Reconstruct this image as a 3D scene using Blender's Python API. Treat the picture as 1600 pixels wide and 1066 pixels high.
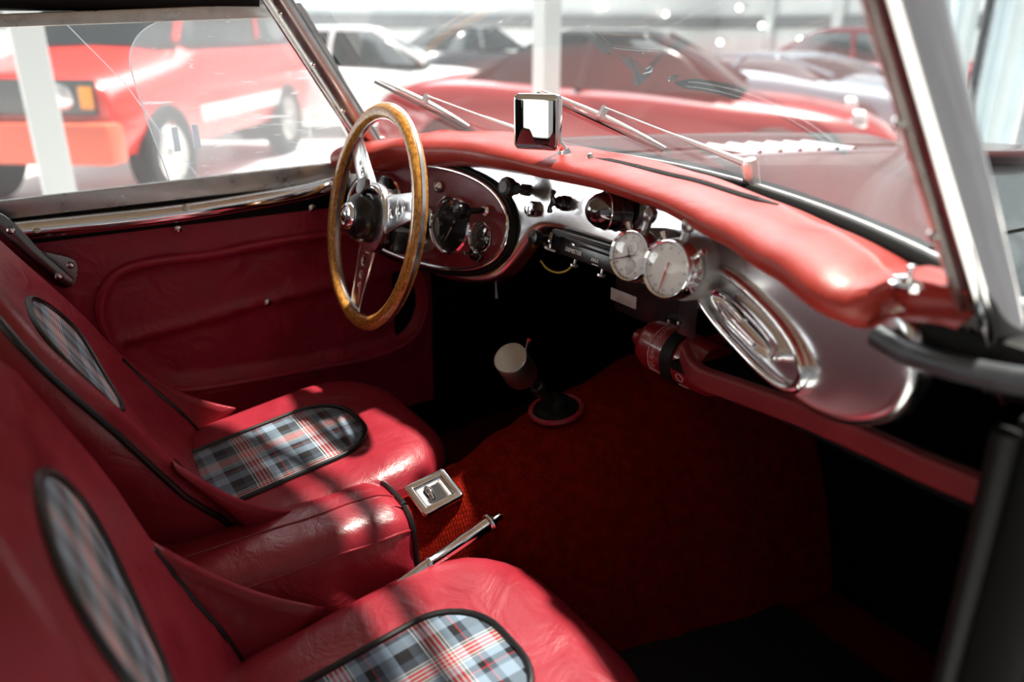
import bpy, bmesh, math, random
from mathutils import Vector, Matrix, geometry
V = Vector
random.seed(7)
pi = math.pi
scene = bpy.context.scene
col = scene.collection
for o in list(bpy.data.objects):
    bpy.data.objects.remove(o)

# ------------------------------------------------------------------ camera
# car coordinates: +Y forward, +X car's right; heights below are relative to eye level, which is OFF above the hall floor
OFF = V((0, 0, 1.3))
FPX = 1244.0
PIT = math.atan(490 / 1244)
YAW = math.radians(33.05)
cp, sp = math.cos(PIT), math.sin(PIT)
hx, hy = -math.cos(YAW), math.sin(YAW)
CF, CU, CR = V((hx*cp, hy*cp, -sp)), V((hx*sp, hy*sp, cp)), V((hy, -hx, 0))
CAM = V((.88, 0, 0))
cd = bpy.data.cameras.new('camera')
cam = bpy.data.objects.new('camera', cd)
col.objects.link(cam)
cam.matrix_world = Matrix.Translation(CAM + OFF) @ Matrix((CR, CU, -CF)).transposed().to_4x4()
cd.sensor_width = 36
cd.lens = FPX / 1600 * 36
cd.clip_start = .02
cd.dof.use_dof = True
cd.dof.focus_distance = 1.16
cd.dof.aperture_fstop = 2.5
scene.camera = cam

# ------------------------------------------------------------------ light
w = bpy.data.worlds.new('world')
scene.world = w
w.use_nodes = True
w.node_tree.nodes['Background'].inputs[0].default_value = (.86, .94, 1, 1)
w.node_tree.nodes['Background'].inputs[1].default_value = .31
sd = bpy.data.lights.new('sun', 'SUN')
sd.energy = 12
sd.angle = math.radians(2.2)
sd.color = (1, .93, .82)
sun = bpy.data.objects.new('sun', sd)
col.objects.link(sun)
SUN_DIR = V((.10, -.405, -1)).normalized()          # direction the light travels
sun.rotation_euler = SUN_DIR.to_track_quat('-Z', 'Y').to_euler()
sun.location = (0, 3, 9)
ad = bpy.data.lights.new('added_hall_fill', 'AREA')      # unseen area light added to brighten the parked cars and hall walls
ad.shape = 'RECTANGLE'; ad.size = 11; ad.size_y = 9; ad.energy = 2700; ad.color = (.95, .98, 1)
hl = bpy.data.objects.new('added_hall_fill', ad); col.objects.link(hl)
hl.location = (-9, 8, 8.5)
vs = scene.view_settings
vs.view_transform = 'Standard'
vs.look = 'None'
vs.gamma = 1
vs.exposure = 0.0
vs.use_curve_mapping = False

# ------------------------------------------------------------------ pixel -> point helpers (measuring only)
def ray(x, y):
    return CF + CR*((x-800)/FPX) + CU*((533-y)/FPX)
def atx(x, y, X):
    r = ray(x, y); return CAM + r*((X-CAM.x)/r.x)
def aty(x, y, Y):
    r = ray(x, y); return CAM + r*((Y-CAM.y)/r.y)
def atz(x, y, Z):
    r = ray(x, y); return CAM + r*((Z-CAM.z)/r.z)
def atd(x, y, d):
    return CAM + ray(x, y)*d
def Yf(x): return .72 - .38*x*x          # dash face
def Yw(x): return .83 - .42*x*x          # foot of the windscreen
def Zw(x): return -.195 - .07*x*x
def TILT(x): return .23 if x < .12 else max(.125, .23-(x-.12)*1.25)     # the plate leans back, less so to the right
def ats(x, y, fn=Yf, off=0):
    r = ray(x, y); a, b = .2, 3.
    for i in range(50):
        m = (a+b)/2; p = CAM + r*m
        if p.y < fn(p.x)+off+(p.z+.225)*TILT(p.x): a = m
        else: b = m
    return CAM + r*m

# ------------------------------------------------------------------ materials
MATS = {}
def nd(nt, t, **kw):
    n = nt.nodes.new(t)
    for k, v in kw.items():
        if k.startswith('i_'):
            key = k[2:]
            n.inputs[int(key) if key.isdigit() else key.replace('_', ' ')].default_value = v
        else:
            setattr(n, k, v)
    return n
def mat(name, c, rough=.5, metal=0, spec=.5, bump=0, bscale=200, var=0, vscale=8, coat=0, emit=0, bdist=.001, sheen=0, aniso=None):
    m = bpy.data.materials.new(name)
    m.use_nodes = True
    nt = m.node_tree; b = nt.nodes['Principled BSDF']
    b.inputs['Base Color'].default_value = (*c, 1)
    b.inputs['Roughness'].default_value = rough
    b.inputs['Metallic'].default_value = metal
    b.inputs['Specular IOR Level'].default_value = spec
    b.inputs['Coat Weight'].default_value = coat
    b.inputs['Sheen Weight'].default_value = sheen
    if emit:
        b.inputs['Emission Color'].default_value = (*c, 1)
        b.inputs['Emission Strength'].default_value = emit
    tc = nd(nt, 'ShaderNodeNewGeometry')
    if var:
        n = nd(nt, 'ShaderNodeTexNoise', i_Scale=vscale, i_Detail=5.)
        nt.links.new(tc.outputs['Position'], n.inputs['Vector'])
        mr = nd(nt, 'ShaderNodeMapRange', i_From_Min=.3, i_From_Max=.7, i_To_Min=1-var, i_To_Max=1+var)
        nt.links.new(n.outputs['Fac'], mr.inputs['Value'])
        mx = nd(nt, 'ShaderNodeVectorMath', operation='SCALE')
        mx.inputs[0].default_value = c
        nt.links.new(mr.outputs[0], mx.inputs['Scale'])
        nt.links.new(mx.outputs[0], b.inputs['Base Color'])
        mr2 = nd(nt, 'ShaderNodeMapRange', i_From_Min=.3, i_From_Max=.7, i_To_Min=max(0, rough-.08), i_To_Max=rough+.08)
        nt.links.new(n.outputs['Fac'], mr2.inputs['Value'])
        nt.links.new(mr2.outputs[0], b.inputs['Roughness'])
    if bump:
        n = nd(nt, 'ShaderNodeTexNoise', i_Scale=bscale, i_Detail=4.)
        nt.links.new(tc.outputs['Position'], n.inputs['Vector'])
        bp = nd(nt, 'ShaderNodeBump', i_Strength=bump, i_Distance=bdist)
        nt.links.new(n.outputs['Fac'], bp.inputs['Height'])
        nt.links.new(bp.outputs[0], b.inputs['Normal'])
    MATS[name] = m
    return m

def leather(name, c, rough, wr=.35):
    """soft hide: fine pores, broad creases"""
    m = mat(name, c, rough, spec=.45, var=.13, vscale=14)
    nt = m.node_tree; b = nt.nodes['Principled BSDF']
    g = nd(nt, 'ShaderNodeNewGeometry')
    v = nd(nt, 'ShaderNodeTexVoronoi', i_Scale=420.)
    n2 = nd(nt, 'ShaderNodeTexNoise', i_Scale=16., i_Detail=6., i_Distortion=1.2)
    for q in (v, n2): nt.links.new(g.outputs['Position'], q.inputs['Vector'])
    b1 = nd(nt, 'ShaderNodeBump', i_Strength=.12, i_Distance=.001)
    b2 = nd(nt, 'ShaderNodeBump', i_Strength=wr, i_Distance=.01)
    nt.links.new(v.outputs['Distance'], b1.inputs['Height'])
    nt.links.new(n2.outputs['Fac'], b2.inputs['Height'])
    nt.links.new(b2.outputs[0], b1.inputs['Normal'])
    nt.links.new(b1.outputs[0], b.inputs['Normal'])
    return m

def ramp_stripes(nt, coord_out, period, stops):
    mul = nd(nt, 'ShaderNodeMath', operation='MULTIPLY'); mul.inputs[1].default_value = 1/period
    fr = nd(nt, 'ShaderNodeMath', operation='FRACT')
    rp = nd(nt, 'ShaderNodeValToRGB')
    nt.links.new(coord_out, mul.inputs[0]); nt.links.new(mul.outputs[0], fr.inputs[0]); nt.links.new(fr.outputs[0], rp.inputs[0])
    cr = rp.color_ramp; cr.interpolation = 'CONSTANT'
    pos = 0
    els = []
    for wd, c in stops:
        els.append((pos, c)); pos += wd
    tot = pos
    cr.elements[0].position = 0; cr.elements[0].color = (*els[0][1], 1)
    cr.elements[1].position = els[1][0]/tot; cr.elements[1].color = (*els[1][1], 1)
    for p, c in els[2:]:
        e = cr.elements.new(p/tot); e.color = (*c, 1)
    return rp

def tartan_mat():
    m = mat('tartan', (.3, .3, .3), .9, spec=.2, sheen=.3)
    nt = m.node_tree; b = nt.nodes['Principled BSDF']
    uv = nd(nt, 'ShaderNodeUVMap'); sx = nd(nt, 'ShaderNodeSeparateXYZ')
    nt.links.new(uv.outputs[0], sx.inputs[0])
    BL, DG, LG = (.004, .004, .006), (.055, .073, .10), (.21, .285, .37)
    WH, RD = (.60, .60, .60), (.55, .012, .02)
    stops = [(24, LG), (24, BL), (18, DG), (2.6, WH), (2.6, BL), (3.4, WH), (4.4, RD), (3.2, WH), (4.4, RD), (3.2, WH), (4.4, RD), (3.4, WH), (2.6, BL), (2.6, WH), (14, LG), (12, BL), (1.2, RD), (11, DG)]
    ra = ramp_stripes(nt, sx.outputs[0], .105, stops)
    rb = ramp_stripes(nt, sx.outputs[1], .105, stops)
    add = nd(nt, 'ShaderNodeMath', operation='ADD')
    nt.links.new(sx.outputs[0], add.inputs[0]); nt.links.new(sx.outputs[1], add.inputs[1])
    mul = nd(nt, 'ShaderNodeMath', operation='MULTIPLY'); mul.inputs[1].default_value = 2*pi/.0022
    sn = nd(nt, 'ShaderNodeMath', operation='SINE')
    nt.links.new(add.outputs[0], mul.inputs[0]); nt.links.new(mul.outputs[0], sn.inputs[0])
    mr = nd(nt, 'ShaderNodeMapRange', i_From_Min=-1., i_From_Max=1., i_To_Min=.3, i_To_Max=.7)
    nt.links.new(sn.outputs[0], mr.inputs[0])
    mx = nd(nt, 'ShaderNodeMix', data_type='RGBA')
    nt.links.new(mr.outputs[0], mx.inputs['Factor'])
    nt.links.new(ra.outputs[0], mx.inputs['A']); nt.links.new(rb.outputs[0], mx.inputs['B'])
    nt.links.new(mx.outputs['Result'], b.inputs['Base Color'])
    bp = nd(nt, 'ShaderNodeBump', i_Strength=.25, i_Distance=.0006)
    nt.links.new(sn.outputs[0], bp.inputs['Height']); nt.links.new(bp.outputs[0], b.inputs['Normal'])
    return m

def carpet_mat():
    m = mat('carpet', (.23, .010, .004), .95, spec=.03, var=.25, vscale=60)
    nt = m.node_tree; b = nt.nodes['Principled BSDF']
    uv = nd(nt, 'ShaderNodeUVMap')
    mp = nd(nt, 'ShaderNodeTexBrick', i_Scale=1., i_Mortar_Size=.0009, i_Mortar_Smooth=1., i_Brick_Width=.007, i_Row_Height=.0042)
    no = nd(nt, 'ShaderNodeTexNoise', i_Scale=90., i_Detail=2.)
    nt.links.new(uv.outputs[0], no.inputs['Vector'])
    ad = nd(nt, 'ShaderNodeVectorMath', operation='MULTIPLY_ADD')
    ad.inputs[1].default_value = (.004, .004, 0)
    nt.links.new(no.outputs['Color'], ad.inputs[0]); nt.links.new(uv.outputs[0], ad.inputs[2])
    nt.links.new(ad.outputs[0], mp.inputs['Vector'])
    bp = nd(nt, 'ShaderNodeBump', i_Strength=.9, i_Distance=.002, invert=True)
    nt.links.new(mp.outputs['Fac'], bp.inputs['Height']); nt.links.new(bp.outputs[0], b.inputs['Normal'])
    return m

def wood_mat():
    m = mat('wood', (.5, .2, .03), .25, spec=.6, coat=.6)
    nt = m.node_tree; b = nt.nodes['Principled BSDF']
    uv = nd(nt, 'ShaderNodeUVMap')
    mp = nd(nt, 'ShaderNodeMapping'); mp.inputs['Scale'].default_value = (14, 1.2, 1)
    nt.links.new(uv.outputs[0], mp.inputs[0])
    n = nd(nt, 'ShaderNodeTexNoise', i_Scale=2.2, i_Detail=6., i_Distortion=.6)
    nt.links.new(mp.outputs[0], n.inputs['Vector'])
    rp = nd(nt, 'ShaderNodeValToRGB')
    e = rp.color_ramp.elements
    e[0].position = .3; e[0].color = (.26, .085, .012, 1)
    e[1].position = .72; e[1].color = (.74, .36, .065, 1)
    nt.links.new(n.outputs['Fac'], rp.inputs[0]); nt.links.new(rp.outputs[0], b.inputs['Base Color'])
    return m

def glass_mat(name, tint, refl, haze, hazecol=(.9, .95, 1), scratch=0, rough=.0):
    """thin pane: clear pass-through, mirror reflection, a little dust"""
    m = bpy.data.materials.new(name); m.use_nodes = True
    nt = m.node_tree; nt.nodes.remove(nt.nodes['Principled BSDF'])
    out = nt.nodes['Material Output']
    tr = nd(nt, 'ShaderNodeBsdfTransparent'); tr.inputs[0].default_value = (*tint, 1)
    gl = nd(nt, 'ShaderNodeBsdfGlossy', i_Roughness=rough); gl.inputs[0].default_value = (1, 1, 1, 1)
    df = nd(nt, 'ShaderNodeBsdfTranslucent'); df.inputs[0].default_value = (*hazecol, 1)
    d2 = nd(nt, 'ShaderNodeBsdfDiffuse'); d2.inputs[0].default_value = (*hazecol, 1)
    dm = nd(nt, 'ShaderNodeMixShader'); dm.inputs[0].default_value = .5
    nt.links.new(df.outputs[0], dm.inputs[1]); nt.links.new(d2.outputs[0], dm.inputs[2])
    fr = nd(nt, 'ShaderNodeFresnel', i_IOR=1.5)
    gb_ = nd(nt, 'ShaderNodeNewGeometry'); im = nd(nt, 'ShaderNodeMapRange', i_To_Min=1.5, i_To_Max=1/1.5)
    nt.links.new(gb_.outputs['Backfacing'], im.inputs[0]); nt.links.new(im.outputs[0], fr.inputs[0])
    mu = nd(nt, 'ShaderNodeMath', operation='MULTIPLY', use_clamp=True); mu.inputs[1].default_value = refl
    nt.links.new(fr.outputs[0], mu.inputs[0])
    m1 = nd(nt, 'ShaderNodeMixShader'); m2 = nd(nt, 'ShaderNodeMixShader')
    nt.links.new(mu.outputs[0], m1.inputs[0]); nt.links.new(tr.outputs[0], m1.inputs[1]); nt.links.new(gl.outputs[0], m1.inputs[2])
    m2.inputs[0].default_value = haze
    nt.links.new(m1.outputs[0], m2.inputs[1]); nt.links.new(dm.outputs[0], m2.inputs[2])
    if scratch:
        g = nd(nt, 'ShaderNodeNewGeometry')
        tot = None
        for rot, sc, th in ((.5, (1, 9, 120), .70), (-.25, (1, 14, 160), .72), (1.1, (1, 30, 60), .74)):
            mp = nd(nt, 'ShaderNodeMapping'); mp.inputs['Rotation'].default_value = (rot, 0, 0); mp.inputs['Scale'].default_value = sc
            nt.links.new(g.outputs['Position'], mp.inputs[0])
            n = nd(nt, 'ShaderNodeTexNoise', i_Scale=1., i_Detail=3.)
            nt.links.new(mp.outputs[0], n.inputs['Vector'])
            mr = nd(nt, 'ShaderNodeMapRange', i_From_Min=th-.04, i_From_Max=th+.03, i_To_Min=0., i_To_Max=scratch)
            nt.links.new(n.outputs['Fac'], mr.inputs[0])
            if tot is None: tot = mr.outputs[0]
            else:
                a = nd(nt, 'ShaderNodeMath', operation='ADD')
                nt.links.new(tot, a.inputs[0]); nt.links.new(mr.outputs[0], a.inputs[1]); tot = a.outputs[0]
        a = nd(nt, 'ShaderNodeMath', operation='ADD', use_clamp=True); a.inputs[1].default_value = haze
        nt.links.new(tot, a.inputs[0]); nt.links.new(a.outputs[0], m2.inputs[0])
    nt.links.new(m2.outputs[0], out.inputs[0])
    MATS[name] = m
    return m

def dial_mat():
    """spun silver dial"""
    m = mat('silver_dial', (.80, .80, .78), .35, metal=.2)
    return m

leather('seat_leather', (.27, .016, .028), .36)
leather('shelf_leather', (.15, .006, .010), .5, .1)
leather('dash_leather', (.33, .027, .018), .44, .12)
leather('door_leather', (.36, .016, .046), .40, .5)
leather('panel_leather', (.18, .010, .020), .38, .2)
tartan_mat(); carpet_mat(); wood_mat(); dial_mat()
mat('black_piping', (.008, .008, .009), .35)
mat('chrome', (.82, .82, .83), .07, 1)
mat('polished_alu', (.82, .83, .85), .24, 1)
mat('brushed_alu', (.55, .54, .52), .33, 1, var=.1, vscale=40)
mat('dark_alu', (.30, .28, .28), .3, 1, var=.1, vscale=30)
mat('steel_grey', (.30, .32, .34), .35, .9, var=.12, vscale=25)
mat('black_plastic', (.008, .008, .009), .25)
mat('black_rubber', (.005, .005, .005), .5, spec=.15)
mat('gutter_grey', (.10, .11, .12), .4, .8, var=.15, vscale=40)
mat('black_felt', (.004, .004, .004), .9, spec=.1)
mat('smoked_chrome', (.18, .17, .17), .12, 1)
mat('dial_black', (.012, .012, .013), .4)
mat('white_print', (.8, .8, .8), .5)
mat('cream_needle', (.75, .7, .6), .5)
mat('amber', (.8, .3, .02), .3)
mat('red_paint_metal', (.19, .004, .008), .3, coat=.5)
mat('red_hand', (.5, .02, .02), .4)
mat('print_grey', (.05, .05, .055), .5)
mat('label_plate', (.32, .28, .27), .45, .3, var=.2, vscale=80)
mat('yellow_wire', (.55, .42, .06), .4)
mat('bonnet_black', (.006, .006, .007), .22, coat=.25)
mat('headlining', (.42, .34, .24), .8, var=.08)
mat('scuff', (.75, .45, .35), .6)
mat('mirror', (.93, .93, .93), .01, 1)
glass_mat('windscreen_glass', (.93, .95, .95), 1.25, .055)
glass_mat('perspex', (.97, .97, .97), 1.2, .10, scratch=0)
glass_mat('scratched_perspex', (.95, .95, .95), 1.2, .30, scratch=.55)
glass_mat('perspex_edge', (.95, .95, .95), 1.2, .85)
glass_mat('gauge_glass', (.95, .95, .95), 1.6, .0)
glass_mat('dial_glass', (1, 1, 1), 1.3, .0)
M = MATS

# ------------------------------------------------------------------ object helpers
BASE = {}
def tag(o, label=None, cat=None, group=None, kind=None):
    if label: o['label'] = label
    if cat: o['category'] = cat
    if group: o['group'] = group
    if kind: o['kind'] = kind
    return o
def thing(name, loc, label, cat, group=None, kind=None):
    o = bpy.data.objects.new(name, None); col.objects.link(o)
    o.location = V(loc) + OFF
    o.empty_display_size = .03
    return tag(o, label, cat, group, kind)
def wloc(o):
    p = V((0, 0, 0))
    while o is not None:
        p += o.location; o = o.parent
    return p
def mk(name, verts, faces, m, parent=None, smooth=True, uv=None, sharp=None):
    verts = [V(v) for v in verts]
    lo = V([min(v[i] for v in verts) for i in range(3)]); hi = V([max(v[i] for v in verts) for i in range(3)])
    c = (lo+hi)/2
    me = bpy.data.meshes.new(name)
    me.from_pydata([v-c for v in verts], [], faces)
    if uv:
        ul = me.uv_layers.new(name='UVMap')
        for lp in me.loops: ul.data[lp.index].uv = uv[lp.vertex_index]
    bm = bmesh.new(); bm.from_mesh(me)
    bmesh.ops.recalc_face_normals(bm, faces=bm.faces)
    bm.to_mesh(me); bm.free()
    me.materials.append(M[m] if isinstance(m, str) else m)
    if smooth:
        me.polygons.foreach_set('use_smooth', [True]*len(me.polygons))
        me.set_sharp_from_angle(angle=math.radians(sharp or 42))
    o = bpy.data.objects.new(name, me); col.objects.link(o)
    if parent is not None:
        o.parent = parent
        o.location = c + OFF - wloc(parent)
    else:
        o.location = c + OFF
    return o
def loft(rows, closed=True, caps=True):
    """rows of equal-length point lists"""
    n = len(rows[0]); vs_ = [p for r in rows for p in r]; fs = []
    for i in range(len(rows)-1):
        for j in range(n if closed else n-1):
            k = (j+1) % n
            fs.append((i*n+j, i*n+k, (i+1)*n+k, (i+1)*n+j))
    if caps and closed:
        fs.append(tuple(range(n))[::-1]); b = (len(rows)-1)*n
        fs.append(tuple(range(b, b+n)))
    return vs_, fs
def catmull(pts, k=6, closed=False):
    pts = [V(p) for p in pts]; n = len(pts); out = []
    rng = n if closed else n-1
    for i in range(rng):
        if closed: p0, p1, p2, p3 = pts[(i-1) % n], pts[i], pts[(i+1) % n], pts[(i+2) % n]
        else: p0, p1, p2, p3 = pts[max(i-1, 0)], pts[i], pts[i+1], pts[min(i+2, n-1)]
        for j in range(k):
            t = j/k
            out.append(.5*((2*p1)+(p2-p0)*t+(2*p0-5*p1+4*p2-p3)*t*t+(3*p1-p0-3*p2+p3)*t**3))
    if not closed: out.append(pts[-1])
    return out
def tube_geo(pts, r, n=10, closed=False, flat=1.0, up=None):
    pts = [V(p) for p in pts]; N = len(pts)
    rs = r if isinstance(r, (list, tuple)) else [r]*N
    rows = []; prev = None
    for i in range(N):
        a = pts[(i-1) % N] if (closed or i > 0) else pts[i]
        b = pts[(i+1) % N] if (closed or i < N-1) else pts[i]
        t = (b-a).normalized()
        if up is not None: u = V(up)
        elif prev is not None: u = prev
        else: u = V((0, 0, 1)) if abs(t.z) < .9 else V((0, 1, 0))
        s = t.cross(u).normalized(); u = s.cross(t).normalized(); prev = u
        rows.append([pts[i] + s*(rs[i]*math.cos(2*pi*j/n)) + u*(rs[i]*flat*math.sin(2*pi*j/n)) for j in range(n)])
    if closed: rows.append(rows[0][:])
    return rows
def tube(name, pts, r, m, parent=None, n=10, closed=False, k=0, flat=1.0, up=None):
    if k: 
        if isinstance(r, (list, tuple)):
            q = catmull([V((x, 0, 0)) for x in r], k, closed); r = [p.x for p in q]
        pts = catmull(pts, k, closed)
    rows = tube_geo(pts, r, n, closed, flat, up)
    vs_, fs = loft(rows, True, not closed)
    return mk(name, vs_, fs, m, parent)
def basis(axis, up=(0, 0, 1)):
    z = V(axis).normalized(); u = V(up)
    if abs(z.dot(u.normalized())) > .98: u = V((0, 1, 0))
    x = u.cross(z).normalized(); y = z.cross(x)
    return x, y, z
def lathe(name, prof, org, axis, m, parent=None, n=32, sx=1, sy=1, up=(0, 0, 1), sharp=35):
    """prof: (radius, height along axis)"""
    x, y, z = basis(axis, up); org = V(org)
    rows = [[org + x*(max(r, 1e-5)*sx*math.cos(2*pi*j/n)) + y*(max(r, 1e-5)*sy*math.sin(2*pi*j/n)) + z*h for j in range(n)] for r, h in prof]
    vs_, fs = loft(rows, True, True)
    return mk(name, vs_, fs, m, parent, sharp=sharp)
def ringobj(name, R, r, org, axis, m, parent=None, n=48, k=10, sx=1, sy=1, flat=1, up=(0, 0, 1), uv=False):
    """torus (elliptic)"""
    x, y, z = basis(axis, up); org = V(org); rows = []; uvs = []
    for i in range(n+1):
        a = 2*pi*i/n
        row = []
        for j in range(k):
            b = 2*pi*j/k
            row.append(org + x*((R*sx+r*math.cos(b))*math.cos(a)) + y*((R*sy+r*math.cos(b))*math.sin(a)) + z*(r*flat*math.sin(b)))
            uvs.append((a*R*4, b))
        rows.append(row)
    vs_, fs = loft(rows, True, False)
    return mk(name, vs_, fs, m, parent, uv=uvs if uv else None)
def box(name, c, size, m, parent=None, ax=None, bev=.002, seg=2, smooth=True):
    bm = bmesh.new(); bmesh.ops.create_cube(bm, size=1)
    bmesh.ops.scale(bm, vec=size, verts=bm.verts)
    if bev: bmesh.ops.bevel(bm, geom=bm.edges[:], offset=bev, segments=seg, affect='EDGES', profile=.6)
    if ax is None: ax = (V((1, 0, 0)), V((0, 1, 0)), V((0, 0, 1)))
    vs_ = [V(c) + ax[0]*v.co.x + ax[1]*v.co.y + ax[2]*v.co.z for v in bm.verts]
    bm.verts.index_update()
    fs = [[v.index for v in f.verts] for f in bm.faces]; bm.free()
    return mk(name, vs_, fs, m, parent, smooth=smooth)
def inpoly(p, poly):
    r = False; n = len(poly); j = n-1
    for i in range(n):
        a, b = poly[i], poly[j]
        if (a[1] > p[1]) != (b[1] > p[1]) and p[0] < (b[0]-a[0])*(p[1]-a[1])/(b[1]-a[1])+a[0]: r = not r
        j = i
    return r
def fill2d(outline, holes=(), sp=None):
    loops = [list(outline)] + [list(h) for h in holes]
    pts = []; ed = []
    for L in loops:
        b = len(pts); pts += [V((p[0], p[1])) for p in L]
        ed += [(b+i, b+(i+1) % len(L)) for i in range(len(L))]
    nb = len(pts)
    if sp:
        xs = [p.x for p in pts]; ys = [p.y for p in pts]
        x = min(xs)+sp*.5
        while x < max(xs):
            y = min(ys)+sp*.5
            while y < max(ys):
                if inpoly((x, y), loops[0]) and not any(inpoly((x, y), h) for h in loops[1:]):
                    if min((p-V((x, y))).length for p in pts[:nb]) > sp*.4: pts.append(V((x, y)))
                y += sp
            x += sp
    v, e, f, _, _, _ = geometry.delaunay_2d_cdt(pts, ed, [], 0, 1e-6)
    fs = []
    for t in f:
        c = sum((v[i] for i in t), V((0, 0)))/len(t)
        if inpoly(c, loops[0]) and not any(inpoly(c, h) for h in loops[1:]): fs.append(list(t))
    return v, fs, loops
def sheet(name, outline, fn, m, parent=None, holes=(), rim=.004, depth=.012, sp=None, steps=4, uv=False, back=True):
    """plate following fn(u,v,w) (w towards the viewer) with rolled edges on outline and holes"""
    v, fs, loops = fill2d(outline, holes, sp)
    vs_ = [fn(p.x, p.y, 0) for p in v]; uvs = [(p.x, p.y) for p in v]
    for li, L in enumerate(loops):
        n = len(L); area = sum(L[i][0]*L[(i+1) % n][1]-L[(i+1) % n][0]*L[i][1] for i in range(n))
        sg = (1 if area > 0 else -1)*(1 if li == 0 else -1)
        nor = []
        for i in range(n):
            a, b = V(L[(i-1) % n][:2]), V(L[(i+1) % n][:2]); t = (b-a).normalized(); nor.append(V((t.y, -t.x))*sg)
        prev = []
        for i in range(n):
            q = V(L[i][:2]); k = min(range(len(v)), key=lambda j: (v[j]-q).length_squared); prev.append(k)
        prof = [(rim*math.sin(a*pi/2/steps), -rim*(1-math.cos(a*pi/2/steps))) for a in range(1, steps+1)] + [(rim, -depth)]
        if back: prof.append((-rim*1.5, -depth))
        for off, ww in prof:
            b = len(vs_)
            for i in range(n):
                q = V(L[i][:2])+nor[i]*off
                vs_.append(fn(q.x, q.y, ww)); uvs.append((q.x, q.y))
            for i in range(n):
                j = (i+1) % n
                fs.append([prev[i], prev[j], b+j, b+i])
            prev = [b+i for i in range(n)]
    return mk(name, vs_, fs, m, parent, uv=uvs if uv else None, sharp=50)
def plane_fn(org, ux, uy, un):
    org = V(org)
    return lambda u, v, w: org + ux*u + uy*v + un*w
def rrect(x0, x1, y0, y1, r, n=6):
    if not isinstance(r, (list, tuple)): r = [r]*4
    out = []
    for (cx, cy, a0, rr) in ((x1-r[0], y0+r[0], -90, r[0]), (x1-r[1], y1-r[1], 0, r[1]), (x0+r[2], y1-r[2], 90, r[2]), (x0+r[3], y0+r[3], 180, r[3])):
        for i in range(n+1):
            a = math.radians(a0+90*i/n); out.append((cx+rr*math.cos(a), cy+rr*math.sin(a)))
    return out
def ellp(cx, cy, a, b, n=40, rot=0, e=2):
    out = []
    for i in range(n):
        t = 2*pi*i/n; c, s = math.cos(t), math.sin(t)
        x = a*math.copysign(abs(c)**(2/e), c); y = b*math.copysign(abs(s)**(2/e), s)
        out.append((cx+x*math.cos(rot)-y*math.sin(rot), cy+x*math.sin(rot)+y*math.cos(rot)))
    return out
def smooth2(pts, k=5, closed=True):
    return [(p.x, p.y) for p in catmull([V((a, b, 0)) for a, b in pts], k, closed)]
def text(name, body, size, org, ux, uy, m, parent=None, depth=.0003, align='CENTER', bend=None):
    cu = bpy.data.curves.new(name, 'FONT'); cu.body = body; cu.size = size; cu.extrude = depth
    cu.align_x = align; cu.align_y = 'CENTER'; cu.resolution_u = 2
    o = bpy.data.objects.new(name, cu); col.objects.link(o)
    dg = bpy.context.evaluated_depsgraph_get()
    me = bpy.data.meshes.new_from_object(o.evaluated_get(dg))
    bpy.data.objects.remove(o)
    ux, uy = V(ux).normalized(), V(uy).normalized(); un = ux.cross(uy)
    if bend: vs_ = [bend(v.co.x, v.co.y, v.co.z) for v in me.vertices]
    else: vs_ = [V(org)+ux*v.co.x+uy*v.co.y+un*v.co.z for v in me.vertices]
    fs = [list(p.vertices) for p in me.polygons]
    return mk(name, vs_, fs, m, parent, smooth=False)
def copy_tree(o, parent=None):
    c = o.copy(); col.objects.link(c)
    if parent is not None: c.parent = parent
    for ch in o.children: copy_tree(ch, c)
    return c
def lerp(a, b, t): return a+(b-a)*t
def interp(x, tab):
    if x <= tab[0][0]: return tab[0][1]
    for (a, fa), (b, fb) in zip(tab, tab[1:]):
        if x <= b: 
            t = (x-a)/(b-a); t = t*t*(3-2*t); return fa+(fb-fa)*t
    return tab[-1][1]
X1, Y1, Z1 = V((1, 0, 0)), V((0, 1, 0)), V((0, 0, 1))
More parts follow.
